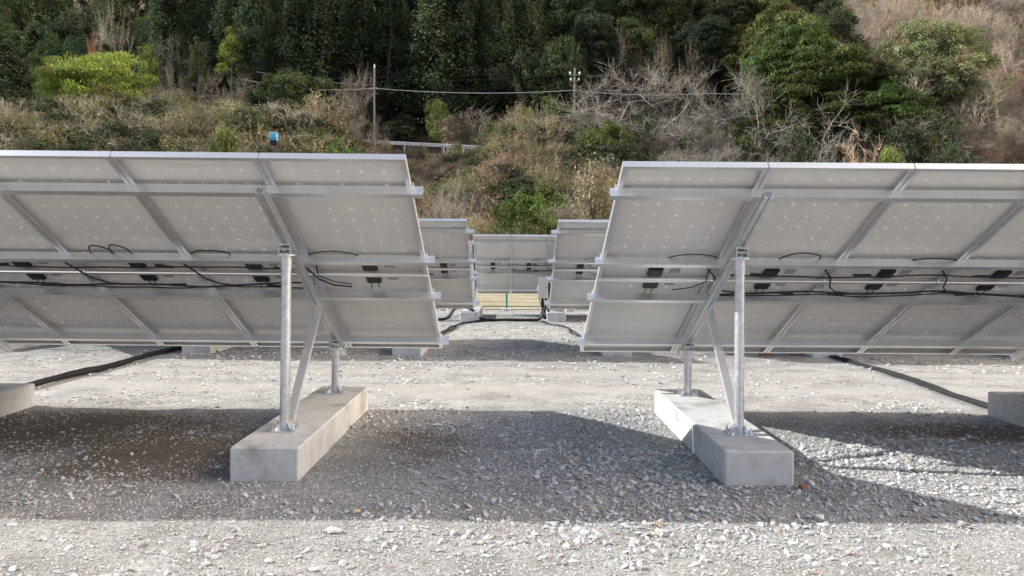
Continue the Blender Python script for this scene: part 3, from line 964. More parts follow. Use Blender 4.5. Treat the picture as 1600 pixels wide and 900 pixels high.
def in_blocks(X, Y):
    bad = np.zeros(X.shape, bool)
    for px in (-1.74 + .015, -1.74 - SP + .015, 1.785 - .015, 1.785 + SP - .015):
        bad |= (np.abs(X - px) < FOOT_W / 2 + .02) & (Y > 5.17) & (Y < 7.74)
    return bad

def gravel(name, label, n, y0, y1, r0, r1, dens, sink=.25, skew=2.0):
    Y = np.sqrt(rng.uniform(y0 ** 2, y1 ** 2, n)); X = rng.uniform(-.82, .82, n) * Y
    keep = (rng.random(n) < dens(X, Y)) & ~in_blocks(X, Y)
    X, Y = X[keep], Y[keep]; k = len(X)
    r_ = r0 + (r1 - r0) * rng.random(k) ** skew
    pts = np.stack([X, Y, gz(X, Y) + r_ * sink], 1)
    rots = np.stack([rng.normal(0, .35, k), rng.normal(0, .35, k), rng.uniform(0, 6.28, k)], 1)
    scl = np.stack([r_ * rng.uniform(.85, 1.45, k), r_ * rng.uniform(.8, 1.1, k), r_ * rng.uniform(.7, 1.15, k)], 1)
    return scatter(name, label, pts, rots, scl, ST[:4], M['stone'])

gravel('coarse_gravel', 'loose coarse crushed stone lying in patches on the yard', 60000, 3.3, 10.5, .007, .027, lambda X, Y: .8 * coarse(X, Y), skew=2.3)
gravel('fine_gravel', 'fine crushed stone covering the near yard', 120000, 3.3, 7.6, .0035, .0105, lambda X, Y: .3 + .6 * np.clip(fbm(X * 1.5, Y * 1.5) * 1.3 - .1, 0, 1) - .45 * np.clip(soil_mask(X, Y)[0], 0, 1))
gravel('far_gravel', 'crushed stone scattered between the farther rows', 30000, 9.5, 23, .014, .034, lambda X, Y: np.clip(.35 + (fbm(X * .7, Y * .9) - .5) * 2.2, .06, 1) * (1 - .75 * np.clip(soil_mask(X, Y)[1], 0, 1)))

# ------------------------------------------------------------------ vegetation prototypes (mesh data only)
def mesh_np(name, V, Fq, colors, mat, mats=None, mat_idx=None):
    """V (n,3); Fq (m,4) quads; colors (m,3) per face"""
    me = bpy.data.meshes.new(name)
    me.vertices.add(len(V)); me.vertices.foreach_set('co', V.astype(np.float32).ravel())
    me.loops.add(Fq.size); me.loops.foreach_set('vertex_index', Fq.astype(np.int32).ravel())
    me.polygons.add(len(Fq)); me.polygons.foreach_set('loop_start', np.arange(0, Fq.size, 4)); me.polygons.foreach_set('loop_total', np.full(len(Fq), 4))
    me.materials.append(mat)
    ca = me.color_attributes.new('Col', 'FLOAT_COLOR', 'CORNER')
    c4 = np.concatenate([colors, np.ones((len(colors), 1))], 1)
    ca.data.foreach_set('color', np.repeat(c4, 4, axis=0).astype(np.float32).ravel())
    me.update()
    return me

def unit(a):
    return a / (np.linalg.norm(a, axis=1)[:, None] + 1e-9)

def leaf_quads(C, Nn, size, aspect, r):
    """diamond-shaped leaf sprays at C facing about Nn"""
    n = len(C)
    Nn = unit(Nn + r.normal(0, .45, (n, 3)))
    T = unit(np.cross(Nn, r.normal(size=(n, 3))))
    B = np.cross(Nn, T)
    L = (size * .5)[:, None]; W = (size * aspect * .5)[:, None]
    fold = Nn * (size * .12)[:, None]
    V = np.stack([C - T * L, C + B * W * r.uniform(.7, 1.3, (n, 1)) + fold, C + T * L, C - B * W * r.uniform(.7, 1.3, (n, 1)) + fold], 1).reshape(-1, 3)
    Fq = np.arange(4 * n).reshape(-1, 4)
    return V, Fq

def ribbons(paths, widths, r):
    """list of (k,3) arrays -> flat twig ribbons crossed in random planes"""
    Vs = []; Fs = []; b = 0
    for P, w in zip(paths, widths):
        k = len(P)
        d = np.gradient(P, axis=0)
        s = unit(np.cross(d, r.normal(size=3)))
        ww = np.linspace(w, w * .35, k)[:, None]
        V = np.stack([P - s * ww, P + s * ww], 1).reshape(-1, 3)
        i = np.arange(k - 1) * 2
        Fs.append(np.stack([i, i + 1, i + 3, i + 2], 1) + b)
        Vs.append(V); b += 2 * k
    return np.concatenate(Vs), np.concatenate(Fs)

def merge(*parts):
    Vs, Fs, Cs = [], [], []; b = 0
    for V, F_, C in parts:
        Vs.append(V); Fs.append(F_ + b); Cs.append(C); b += len(V)
    return np.concatenate(Vs), np.concatenate(Fs), np.concatenate(Cs)

def jit(base, n, r, v=.2, h=.08):
    c = np.array(base)[None, :] * np.exp(r.normal(0, v, (n, 1))) * np.exp(r.normal(0, h, (n, 3)))
    return np.clip(c, 0.002, .9)

def crown_clumps(seed, rx, rz, z0, nclump, per, size, base, flat=.75, rc=(.55, 1.0), aspect=.55, cv=.22, lv=.18, shell=.55, lean=0.0):
    """crown made of leaf clumps through an uneven egg-shaped volume; returns leaf mesh arrays and the clump centres"""
    r = np.random.default_rng(seed)
    d = unit(r.normal(size=(nclump, 3)))
    d[:, 2] = np.where(d[:, 2] < -.55, -d[:, 2], d[:, 2])
    rad = shell + (1 - shell) * r.random(nclump) ** .6
    lump = 1 + .22 * np.sin(d[:, 0] * 3.1 + seed) * np.cos(d[:, 1] * 2.7 + seed * 2) + .12 * np.sin(d[:, 2] * 6 + seed)
    C = d * (rad * lump)[:, None] * np.array([rx, rx, rz]) + np.array([0, 0, z0 + rz])
    C[:, 0] += lean * (C[:, 2] - z0)
    rcl = r.uniform(*rc, nclump)
    cc = jit(base, nclump, r, cv, .07)
    n = nclump * per
    ci = np.repeat(np.arange(nclump), per)
    q = unit(r.normal(size=(n, 3)))
    q[:, 2] = np.where((q[:, 2] < -.2) & (r.random(n) < .75), -q[:, 2], q[:, 2])
    rr = rcl[ci] * (.55 + .5 * r.random(n))
    P = C[ci] + q * rr[:, None] * np.array([1, 1, flat])
    V, Fq = leaf_quads(P, q + np.array([0, 0, .35]), size * r.uniform(.6, 1.35, n), aspect, r)
    col_ = np.clip(cc[ci] * np.exp(r.normal(0, lv, (n, 1))) * np.exp(r.normal(0, .06, (n, 3))), .002, .9)
    return (V, Fq, col_), C

def trunk_mesh(name, seed, height, rad, targets, mat, sides=7, lean=0.0):
    r = np.random.default_rng(seed)
    m = MB()
    k = 7
    zs = np.linspace(-.6, height, k)
    px = np.cumsum(np.concatenate([[0], r.normal(0, height * .012, k - 1)])) + lean * np.maximum(zs, 0)
    py = np.cumsum(np.concatenate([[0], r.normal(0, height * .012, k - 1)]))
    rads = [rad * (1 - .75 * max(z, 0) / height) * (1.35 if z < 0 else 1) for z in zs]
    m.tube([(a, b, c) for a, b, c in zip(px, py, zs)], rads, sides)
    for T in targets:
        zs0 = min(height * .95, max(height * .18, T[2] - .55 * math.hypot(T[0], T[1]) - .3))
        sx, sy = np.interp(zs0, zs, px), np.interp(zs0, zs, py)
        mid = (sx + (T[0] - sx) * .5, sy + (T[1] - sy) * .5, zs0 + (T[2] - zs0) * .62)
        r0 = np.interp(zs0, zs, rads) * .55
        m.tube([(sx, sy, zs0), mid, tuple(T)], [r0, r0 * .6, r0 * .2], 5, False)
    return m.mesh(name, mat, True)

class Proto:
    def __init__(s, crown, trunk, h, w): s.crown, s.trunk, s.h, s.w = crown, trunk, h, w

def broad(name, seed, base, w=8.0, h=8.0, z0=2.0, nclump=70, per=120, size=.30, flat=.75, rc=(.5, 1.0), shell=.5, bark='darkbark', lean=0, cv=.22, aspect=.55):
    rz = (h - z0) / 2; rx = w / 2 - .35
    arr, C = crown_clumps(seed, rx, rz - .25, z0, nclump, per, size, base, flat, rc, aspect, cv, .18, shell, lean)
    me = mesh_np(name, *arr, M['foliage'])
    tr = trunk_mesh(name + '_trunk', seed + 1, z0 + rz * 1.3, .028 * h, C[::6], M[bark], lean=lean)
    return Proto(me, tr, h, w)

def cedar(name, seed, base, h=17.0, w=5.2, nb=210, per=80):
    r = np.random.default_rng(seed)
    t = .10 + .90 * r.random(nb) ** .85
    az = r.uniform(0, 6.283, nb)
    ln = (w / 2) * np.minimum(1, ((1 - t) * 1.25 + .05) ** .7) * r.uniform(.65, 1.2, nb)
    n = nb * per
    bi = np.repeat(np.arange(nb), per)
    q = r.random(n) ** .55
    L = ln[bi] * q
    lat = r.normal(0, 1, n) * (.13 + .16 * L)
    x = np.cos(az[bi]) * L - np.sin(az[bi]) * lat; y = np.sin(az[bi]) * L + np.cos(az[bi]) * lat
    z = t[bi] * h - .12 * L - .10 * L ** 2 / np.maximum(ln[bi], .3) + .42 * r.normal(0, 1, n) * (.5 + .5 * q) + .25 * ln[bi] * q ** 3
    P = np.stack([x, y, z], 1)
    nrm = np.stack([np.cos(az[bi]) * .6, np.sin(az[bi]) * .6, np.full(n, .6)], 1)
    V, Fq = leaf_quads(P, nrm, .27 * r.uniform(.6, 1.4, n), .42, r)
    bc = jit(base, nb, r, .25, .08)
    c = np.clip(bc[bi] * np.exp(r.normal(0, .2, (n, 1))), .002, .9)
    me = mesh_np(name, V, Fq, c, M['foliage'])
    return Proto(me, trunk_mesh(name + '_trunk', seed, h * .96, .016 * h, [], M['darkbark']), h, w)

def bare_tree(name, seed, mat, h=8.0, w=9.0, stems=3, levels=4, thick=.11, spread=.9, out=2.0, tcol=(.33, .295, .25)):
    """branching without leaves: limbs as tubes (trunk), twigs as fine ribbons (crown)"""
    r = np.random.default_rng(seed)
    m = MB(); tw = []; tww = []
    def grow(p, d, L, rad, lev):
        k = 4
        pts = [p]
        for i in range(k):
            d = d + Vector(r.normal(0, .16, 3)) + Vector((0, 0, .02))
            d.normalize()
            pts.append(pts[-1] + d * L / k)
        if lev <= 1:
            tw.append(np.array([tuple(q) for q in pts])); tww.append(max(rad * .6, .009))
        else:
            m.tube(pts, list(np.linspace(rad, rad * .55, k + 1)), 5 if rad > .05 else 4, False)
        if lev == 0: return
        nch = 3 if lev > 2 else (6 if lev == 2 else 12)
        for c in range(nch):
            f = r.uniform(.35, 1.0) if c else 1.0
            i = min(k - 1, int(f * k)); q = pts[i] + (pts[i + 1] - pts[i]) * (f * k - i)
            nd = (d + Vector(r.normal(0, spread, 3))).normalized()
            nd.z = max(nd.z, -.15)
            grow(q, nd.normalized(), L * r.uniform(.55, .8), rad * .55, lev - 1)
    for s in range(stems):
        a = 6.283 * s / stems + r.uniform(-.5, .5)
        d = Vector((math.cos(a) * out, math.sin(a) * out, 1.0)).normalized()
        grow(Vector((math.cos(a) * .12, math.sin(a) * .12, -.4)), d, h * .42, thick, levels)
    V, Fq = ribbons(tw, tww, r)
    c = jit(tcol, len(Fq), r, .2, .05)
    allz = np.percentile(V[:, 2], 99.5); ww = np.percentile(np.abs(V[:, 0]), 96) * 2
    me = mesh_np(name, V, Fq, c, M['foliage'])
    return Proto(me, m.mesh(name + '_trunk', M[mat], True), allz, ww)

def twig_shrub(name, seed, twig_c, leaf_c, nst=70, h=2.6, w=3.4, nleaf=500, leaf=.12, twigw=.012, droop=.25):
    """dense thicket: arching stems with twigs and some leaves, one mesh"""
    r = np.random.default_rng(seed)
    paths, ws = [], []
    tips = []
    for i in range(nst):
        a = r.uniform(0, 6.283); out = r.uniform(.1, 1) ** .7 * w / 2 * (.7 + .3 * math.sin(a * 2 + seed)); hh = h * r.uniform(.45, 1.0) * (1 - .35 * (out / (w / 2)) ** 2)
        t = np.linspace(0, 1, 5)
        base = r.normal(0, w * .08, 2)
        P = np.stack([base[0] + math.cos(a) * out * t ** 1.2, base[1] + math.sin(a) * out * t ** 1.2, -.3 + (hh + .3) * (t - droop * t ** 3) / (1 - droop)], 1)
        P += r.normal(0, .05, P.shape)
        paths.append(P); ws.append(twigw * 1.6)
        for k in range(9):
            f = r.uniform(.3, 1); j = min(3, int(f * 4)); p = P[j] + (P[j + 1] - P[j]) * (f * 4 - j)
            d = r.normal(0, 1, 3); d[2] = abs(d[2]) * .9 + .15; d = d / np.linalg.norm(d) * r.uniform(.35, .8) * h * .28
            Q = np.stack([p, p + d * .5 + r.normal(0, .04, 3), p + d])
            paths.append(Q); ws.append(twigw)
            tips.append(Q[1]); tips.append(Q[2])
    V, Fq = ribbons(paths, ws, r)
    parts = [(V, Fq, jit(twig_c, len(Fq), r, .28, .06))]
    if nleaf:
        tips = np.array(tips)
        ti = r.integers(0, len(tips), nleaf)
        LP = tips[ti] + r.normal(0, .12, (nleaf, 3))
        Nn = unit(LP - np.array([0, 0, h * .3])) + np.array([0, 0, .4])
        LV, LF = leaf_quads(LP, Nn, leaf * r.uniform(.6, 1.5, nleaf), .55, r)
        parts.append((LV, LF, jit(leaf_c, nleaf, r, .3, .08)))
    V, Fq, c = merge(*parts)
    return mesh_np(name, V, Fq, c, M['foliage'])

def leafy_shrub(name, seed, leaf_c, h=2.4, w=3.0, nclump=48, per=110, leaf=.105, cv=.25, rc=(.25, .5)):
    arr, C = crown_clumps(seed, w / 2 - .2, h / 2, 0, nclump, per, leaf, leaf_c, .7, rc, .5, cv, .22, .35)
    return mesh_np(name, *arr, M['foliage'])

def blade_tuft(name, seed, c, h=1.5, w=2.2, n=420):
    """dry bamboo grass: upright arching blades"""
    r = np.random.default_rng(seed)
    paths, ws = [], []
    for i in range(n):
        a = r.uniform(0, 6.283); b = r.normal(0, w * .22, 2); hh = h * r.uniform(.5, 1.05); o = r.uniform(.1, .5)
        t = np.linspace(0, 1, 4)
        paths.append(np.stack([b[0] + math.cos(a) * o * t ** 2, b[1] + math.sin(a) * o * t ** 2, -.2 + (hh + .2) * (t - .22 * t ** 3) / .78], 1)); ws.append(r.uniform(.016, .035))
    V, Fq = ribbons(paths, ws, r)
    return mesh_np(name, V, Fq, jit(c, len(Fq), r, .25, .06), M['foliage'])

DG = (.040, .062, .026)      # dark evergreen
PR = {
    'cedarA': cedar('cedar_crown', 21, (.075, .105, .052)), 'cedarB': cedar('cedar_crown', 22, (.080, .110, .052), 18, 5.8), 'cedarC': cedar('cedar_crown', 23, (.088, .118, .056), 15, 4.8),
    'ever1': broad('evergreen_crown', 31, (.055, .080, .028), nclump=90, per=150, size=.21, rc=(.45, .9)), 'ever2': broad('evergreen_crown', 32, (.048, .072, .028), w=7.5, h=7, z0=1.2, nclump=90, per=140, size=.20),
    'tall': broad('evergreen_crown', 38, (.070, .088, .036), w=7.5, h=14, z0=2.5, nclump=170, per=150, size=.19, rc=(.5, 1.0)),
    'talldark': broad('dark_crown', 39, (.066, .088, .046), w=7.5, h=14, z0=1.5, nclump=170, per=140, size=.22, rc=(.5, 1.05)),
    'layer': broad('layered_crown', 33, (.075, .105, .026), w=10, h=8, z0=.4, nclump=230, per=190, flat=.30, rc=(.65, 1.2), size=.19, shell=.4),
    'pale': broad('pale_crown', 34, (.22, .235, .115), w=9, h=8.5, z0=.3, nclump=210, per=230, flat=.85, rc=(.45, .75), size=.15, shell=.74, cv=.18),
    'dark': broad('dark_crown', 35, (.066, .088, .046), w=8, h=8.5, z0=1.0, nclump=85, per=120, size=.24, shell=.45),
    'spring': broad('spring_crown', 36, (.21, .29, .06), w=9, h=5.5, z0=.6, nclump=150, per=130, flat=.30, rc=(.45, 1.2), size=.14, shell=.4, bark='bark', cv=.16),
    'spring2': broad('spring_crown', 37, (.20, .26, .05), w=4, h=6, z0=1.0, nclump=44, per=110, flat=.35, rc=(.35, .75), size=.13, shell=.3, bark='bark', cv=.16),
    'bareA': bare_tree('bare_crown', 41, 'palebark', 7, stems=6, thick=.07), 'bareB': bare_tree('bare_crown', 42, 'palebark', 7, stems=5, spread=.95, thick=.07), 'bareC': bare_tree('bare_crown', 43, 'bark', 6, stems=7, thick=.045),
    'slim': bare_tree('slim_crown', 44, 'palebark', 7, stems=1, levels=4, thick=.12, spread=.45, out=.1, tcol=(.42, .36, .28)),
}

def put_tree(kind, u, vt, Y, wpx, label, name='evergreen_tree', group=None, tint=None, rz=None, cat='tree', vb=None):
    """a tree standing on the hill at depth Y, its top at picture height vt and its crown wpx wide"""
    p = at(u, vt, Y)
    z0 = hz(p.x, Y)
    pr = PR[kind]
    h = p.z - z0
    if h < 1.0:
        print('LOW TREE', kind, u, vt, Y, round(h, 2)); h = 1.0
    w = wpx * Y / F
    r_ = empty(name, (p.x, Y, z0 - .1))
    r_.rotation_euler = (0, 0, random.uniform(0, 6.28) if rz is None else rz)
    r_.scale = (w / pr.w, w / pr.w, h / pr.h)
    tag(r_, label, cat, group)
    inst('trunk', pr.trunk, r_)
    c = inst('crown', pr.crown, r_)
    if tint: c.color = (*tint, 1)
    return r_

SH = {}
def put_shrub(key, u, vt, Y, wpx, label, name='shrub', group=None, tint=None, nat=(3.2, 2.6), rz=None, cat='shrub'):
    p = at(u, vt, Y)
    z0 = hz(p.x, Y)
    h = p.z - z0
    if h < .5:
        print('LOW SHRUB', key, u, vt, Y, round(h, 2)); h = .5
    o = inst(name, SH[key])
    w = wpx * Y / F
    o.location = (p.x, Y, z0 - .05); o.rotation_euler = (0, 0, random.uniform(0, 6.28) if rz is None else rz)
    o.scale = (w / nat[0], w / nat[0], h / nat[1])
    if tint: o.color = (*tint, 1)
    tag(o, label, cat, group)
    return o

SH['twigA'] = twig_shrub('bare_thicket', 51, (.35, .285, .23), (.16, .16, .07), nleaf=260)
SH['twigB'] = twig_shrub('bare_thicket', 52, (.33, .28, .23), (.15, .155, .07), nleaf=420, h=2.4)
SH['twigC'] = twig_shrub('bare_thicket', 53, (.38, .27, .20), (.21, .165, .08), nleaf=160, h=2.3, droop=.4)
SH['olive'] = twig_shrub('olive_thicket', 54, (.31, .27, .19), (.175, .175, .07), nleaf=1500, leaf=.13)
SH['straw'] = twig_shrub('straw_thicket', 55, (.42, .35, .23), (.27, .235, .12), nleaf=900, leaf=.12, droop=.45)
SH['green'] = leafy_shrub('green_bush', 56, (.105, .135, .045))
SH['darkg'] = leafy_shrub('dark_bush', 57, (.062, .080, .038))
SH['lime'] = leafy_shrub('lime_bush', 58, (.15, .185, .05), leaf=.10)
SH['grass'] = twig_shrub('bamboo_grass', 59, (.34, .28, .17), (.33, .29, .17), nst=70, h=1.5, w=2.2, nleaf=2600, leaf=.075, twigw=.006)
SH['brown'] = blade_tuft('dry_grass', 60, (.40, .31, .20), h=1.0, w=2.6, n=380)

# ---- the bare and leafy trees one can pick out
G = 'evergreens'
T = put_tree
T('spring', 165, 64, 78, 170, 'spreading bright yellow-green tree above the scrub at the left', 'spring_tree', rz=.4)
T('spring', 100, 76, 77, 95, 'smaller yellow-green tree at the left end of the bright one', 'spring_tree', tint=(.8, .85, .9))
T('spring2', 362, 22, 84, 56, 'tall yellow-green young tree in front of the dark cedars', 'spring_tree', tint=(.9, .9, .8))
T('spring2', 232, 46, 82, 46, 'small yellow-green tree above the right end of the bright spreading tree', 'spring_tree', tint=(.85, .85, .9))
T('spring2', 310, 38, 86, 40, 'dull olive young tree left of the tall yellow-green one', 'spring_tree', tint=(.45, .45, .7))
T('cedarA', 12, 66, 70, 105, 'dark conical cedar standing at the left edge', 'cedar_tree')
T('ever1', 462, 97, 74, 112, 'round dark green tree left of the power pole', 'evergreen_tree')
T('ever2', 868, 58, 80, 100, 'round leafy green tree above the right power pole', 'evergreen_tree', tint=(1.15, 1.15, 1.1))
T('dark', 825, 75, 81, 70, 'darker round tree just left of the one above the right power pole', 'evergreen_tree')
T('layer', 1290, 62, 60, 235, 'wide layered dark green tree right of the bare trees', 'evergreen_tree', rz=1.0)
T('layer', 1215, 118, 57, 120, 'small layered green tree in front of the wide one, beside the bare trees', 'evergreen_tree', rz=2.0)
T('pale', 1455, 36, 60, 170, 'big pale-topped rounded tree at the right before the brown slope', 'evergreen_tree', rz=.3)
T('dark', 1500, 105, 59, 95, 'dark round tree below the right side of the pale-topped one', 'evergreen_tree')
T('tall', 1225, -14, 68, 125, 'olive green tree cut by the top edge behind the wide layered one', 'evergreen_tree', tint=(1.5, 1.35, 1.1))
T('tall', 1295, -10, 70, 105, 'deep green tree cut by the top edge, right of the olive one', 'evergreen_tree')
T('ever1', 1195, 40, 64, 80, 'light olive tree between the bare trees and the top edge', 'evergreen_tree', tint=(1.6, 1.5, 1.2))
T('bareA', 1095, 96, 67, 330, 'large pale bare tree spreading above the near right panels', 'bare_tree', rz=.6)
T('bareB', 990, 108, 68, 270, 'pale bare tree right of the right power pole', 'bare_tree', rz=2.2)
T('bareB', 1185, 125, 60, 260, 'bare tree with white forked limbs before the layered evergreen', 'bare_tree', rz=4.0)
T('bareA', 1310, 172, 54, 240, 'bare leaning tree over the panels below the layered evergreen', 'bare_tree', rz=3.1)
T('bareC', 545, 112, 68, 110, 'grey bare tree just left of the left power pole', 'bare_tree', rz=1.1, tint=(.72, .68, .64))
T('bareC', 285, 50, 88, 90, 'grey bare tree between the yellow-green trees', 'bare_tree', tint=(.72, .68, .64))
T('bareC', 180, 20, 110, 75, 'pale grey bare tree high behind the bright spreading tree', 'bare_tree', tint=(1.2, 1.15, 1.1))
T('bareC', 690, 285, 42.5, 110, 'low bare tree beside the end of the near left panels', 'bare_tree', rz=.9)
T('bareC', 350, 118, 72, 130, 'wide grey bare tree left of the round dark green tree', 'bare_tree', tint=(.72, .68, .64))
T('bareC', 240, 135, 66, 120, 'grey bare tree below the right end of the bright spreading tree', 'bare_tree', tint=(.72, .68, .64))
T('bareC', 45, 165, 62, 130, 'low grey bare tree in the scrub below the dark conical cedar', 'bare_tree', tint=(.72, .68, .64))
SLIM = ['slim pale bare tree right beside the pale-topped tree on the brown slope', 'slim pale bare tree on the brown slope, tallest of the three at the right edge', 'slim pale bare tree on the brown slope, at the very right edge',
        'slim bare tree at the top edge, just above the pale-topped tree', 'slim bare tree at the top edge, second left of the pale-topped tree', 'slim bare tree at the top edge beside the deep green tree',
        'slim bare tree at the top edge, right above the pale-topped tree', 'slim bare tree at the top edge, upslope and right of the pale-topped tree']
for k, (u, vt, Y) in enumerate(((1545, 55, 66), (1572, 40, 68), (1592, 62, 64), (1432, 5, 80), (1392, 0, 82), (1360, -5, 80), (1480, -8, 84), (1520, 0, 82))):
    T('slim', u, vt, Y, 52, SLIM[k], 'bare_tree', 'slim trees on the brown slope')

T('layer', 1390, 128, 56, 150, 'low dark green tree filling the gap between the layered and the pale-topped trees', 'evergreen_tree', rz=4.2)
T('layer', 1250, 20, 63, 150, 'dark green tree rising behind the wide layered one', 'evergreen_tree', rz=5.0)
# ---- the cedar stand behind the power line, told apart only by their crowns
ORD = ['first', 'second', 'third', 'fourth', 'fifth', 'sixth', 'seventh', 'eighth', 'ninth', 'tenth', 'eleventh', 'twelfth']
k = 0
for row, (Y, v0, u0, u1, du) in enumerate(((84, -40, 405, 860, 52), (91, -60, 270, 860, 56), (100, -70, 300, 900, 62))):
    u = u0
    while u < u1:
        uu = u + random.uniform(-12, 12)
        T(('cedarA', 'cedarB', 'cedarC')[k % 3], uu, v0 + random.uniform(-35, 45), Y + random.uniform(-2, 2), random.uniform(78, 104), ('dark cedar in front of the stand behind the power line, %s from left' % ORD[k]) if row == 0 else 'tall dark cedar in the back of the stand behind the power line', 'cedar_tree', 'front cedars of the stand' if row == 0 else 'cedars behind the front row of the stand')
        k += 1; u += du
# broad dark trees to the right of the cedars, in the fold of the hill
for row, (Y, v0, u0, u1, du) in enumerate(((86, 20, 925, 1170, 58), (95, -40, 900, 1230, 60), (108, -70, 900, 1300, 66))):
    u = u0
    while u < u1:
        T(('talldark', 'tall', 'talldark')[k % 3], u + random.uniform(-14, 14), v0 + random.uniform(-25, 40), Y + random.uniform(-2, 2), random.uniform(84, 112), 'dark broad tree in the shaded fold right of the cedars', 'evergreen_tree', 'dark trees in the fold', tint=random.choice([(.8, .85, .9), (1.1, 1.0, .8), (.95, 1.05, .9), (1.3, 1.15, .9)]))
        k += 1; u += du
T('bareC', 1055, 58, 80, 95, 'brownish bare tree against the dark trees above the pale bare trees', 'bare_tree', tint=(.7, .6, .5))
T('bareC', 985, 45, 82, 70, 'thin bare tree against the dark trees left of the brownish one', 'bare_tree', tint=(.7, .65, .6))
# farther trees at the top left
for row, (Y, v0, u0, u1, du) in enumerate(((104, 60, 20, 300, 52), (120, 25, 10, 330, 50), (140, -15, -10, 330, 48), (165, -50, -20, 340, 48))):
    u = u0
    while u < u1:
        T(('dark', 'ever2', 'ever1', 'cedarC')[k % 4], u + random.uniform(-14, 14), v0 + random.uniform(-20, 25), Y + random.uniform(-4, 4), random.uniform(70, 98), 'distant dark tree on the far slope at the top left', 'evergreen_tree', 'distant trees at the top left', tint=random.choice([(.85, 1.0, 1.15), (1.1, 1.1, .95), (.9, .95, 1.0), (1.3, 1.2, 1.0)]))
        k += 1; u += du
T('bareC', 152, 62, 84, 40, 'small orange-leaved bare tree behind the bright spreading tree', 'bare_tree', tint=(1.25, .75, .5))

# ---- shrubs one can pick out
S = put_shrub
S('straw', 500, 148, 66, 120, 'straw-coloured drooping thicket left of the left power pole')
S('lime', 350, 182, 51, 74, 'yellow-green bush above the top edge of the near left panels')
S('green', 545, 206, 52, 80, 'low bright green bush beside the foot of the left power pole', tint=(.9, 1.2, .7))
S('lime', 683, 146, 78, 48, 'yellow-green bush under the overhead wire right of the left pole')
S('green', 830, 276, 43, 110, 'bright green bush at the end of the aisle above the far panels', tint=(1.3, 1.45, 1.0))
S('lime', 790, 300, 42.5, 70, 'light green bush left of the bright one at the end of the aisle')
S('green', 870, 150, 74, 110, 'green bush around the foot of the right power pole', tint=(1.1, 1.2, .9))
S('straw', 705, 178, 79, 100, 'olive straw-coloured thicket at the right end of the guardrail')
S('twigA', 745, 168, 79, 110, 'grey-brown thicket under the overhead wire')
S('twigC', 770, 245, 56, 150, 'reddish brown thicket in the middle of the slope above the aisle')
S('green', 960, 175, 60, 110, 'olive green bush left of the pale bare trees', tint=(1.1, 1.1, .9))
S('darkg', 1000, 165, 62, 80, 'dark green bush behind the pale bare trees')
S('grass', 935, 248, 46, 100, 'pale straw-coloured grassy clump beside the end of the near right panels', nat=(2.2, 1.5))
S('lime', 1392, 208, 46, 70, 'yellow-green bush above the near right panels')
S('lime', 1435, 160, 54, 85, 'small yellow-green bush below the pale-topped tree', tint=(.8, .85, .7))
S('darkg', 1480, 190, 48, 90, 'dark green bush above the near right panels near the brown slope')
S('darkg', 1250, 195, 48, 80, 'dark green bush above the near right panels below the layered tree')
S('darkg', 1420, 192, 50, 110, 'broad dark green bush below the pale-topped tree')
S('twigC', 1345, 190, 47, 120, 'red-brown bare thicket above the near right panels')

# ---- the scrub nobody could count
def scrub(name, label, n, xq, yr, keys, smin, smax, dens=None, lift=0.0):
    Y = np.sqrt(rng.uniform(yr[0] ** 2, yr[1] ** 2, n)); q = rng.uniform(*xq, n); X = q * Y
    keep = np.ones(n, bool) if dens is None else rng.random(n) < dens(X, Y, q)
    X, Y = X[keep], Y[keep]; k = len(X)
    s = rng.uniform(smin, smax, k)
    pts = np.stack([X, Y, hill_z(X, Y) - .1], 1)
    rots = np.stack([rng.normal(0, .08, k), rng.normal(0, .08, k), rng.uniform(0, 6.28, k)], 1)
    scl = np.stack([s * rng.uniform(.9, 1.2, k), s * rng.uniform(.9, 1.2, k), s * rng.uniform(.75, 1.15, k)], 1)
    src = [first[kk] for kk in keys]
    return scatter(name, label, pts, rots, scl, src)

# one visible shrub of each kind serves as the source of the scrub
first = {}
for o in list(col.objects):
    if o.type == 'MESH' and o.parent is None and o.get('category') == 'shrub':
        for kk, me_ in SH.items():
            if o.data == me_ and kk not in first: first[kk] = o
S('twigB', 210, 150, 60, 130, 'grey-brown bare thicket below the bright spreading tree')
S('olive', 400, 178, 60, 90, 'olive thicket beside the small blue box')
o_ = S('brown', 1570, 180, 52, 70, 'tuft of brown dry grass low on the right slope', nat=(2.6, 1.0)); o_.scale = (1.1, 1.1, 1.0)
for o in list(col.objects):
    if o.type == 'MESH' and o.parent is None and o.get('category') == 'shrub':
        for kk, me_ in SH.items():
            if o.data == me_ and kk not in first: first[kk] = o

gap = lambda q, Y: 1 - ((q > -.225) & (q < -.035) & (Y > 58))
noroad = lambda Y: 1 - ((Y > 71.5) & (Y < 78.5))
scrub('tall_thicket', 'tall grey-brown thicket below the trees on the left', 620, (-.85, -.20), (52, 71), ['twigA', 'twigB', 'olive', 'twigB', 'darkg', 'olive', 'darkg'], .8, 1.6,
      lambda X, Y, q: 1 - ((np.abs(q + .32) < .035) & (Y < 62)))
scrub('middle_thicket', 'brown and olive thicket on the slope above the aisle', 330, (-.12, .40), (52, 70), ['twigA', 'twigC', 'straw', 'olive', 'green', 'darkg'], .9, 1.5, lambda X, Y, q: gap(q, Y))
scrub('bare_scrub', 'brown leafless scrub covering the lower slope', 1500, (-.85, .85), (41, 71), ['twigA', 'twigB', 'twigC', 'twigA'], .7, 1.25,
      lambda X, Y, q: np.clip(.25 + 1.6 * (fbm(X * .11, Y * .11) - .3), .1, 1) * gap(q, Y))
scrub('olive_scrub', 'olive and straw-coloured scrub covering the lower slope', 1100, (-.85, .50), (41, 71), ['olive', 'straw', 'olive'], .6, 1.2,
      lambda X, Y, q: np.clip(1.9 * (fbm(X * .12 + 30, Y * .12) - .25), .05, 1) * gap(q, Y))
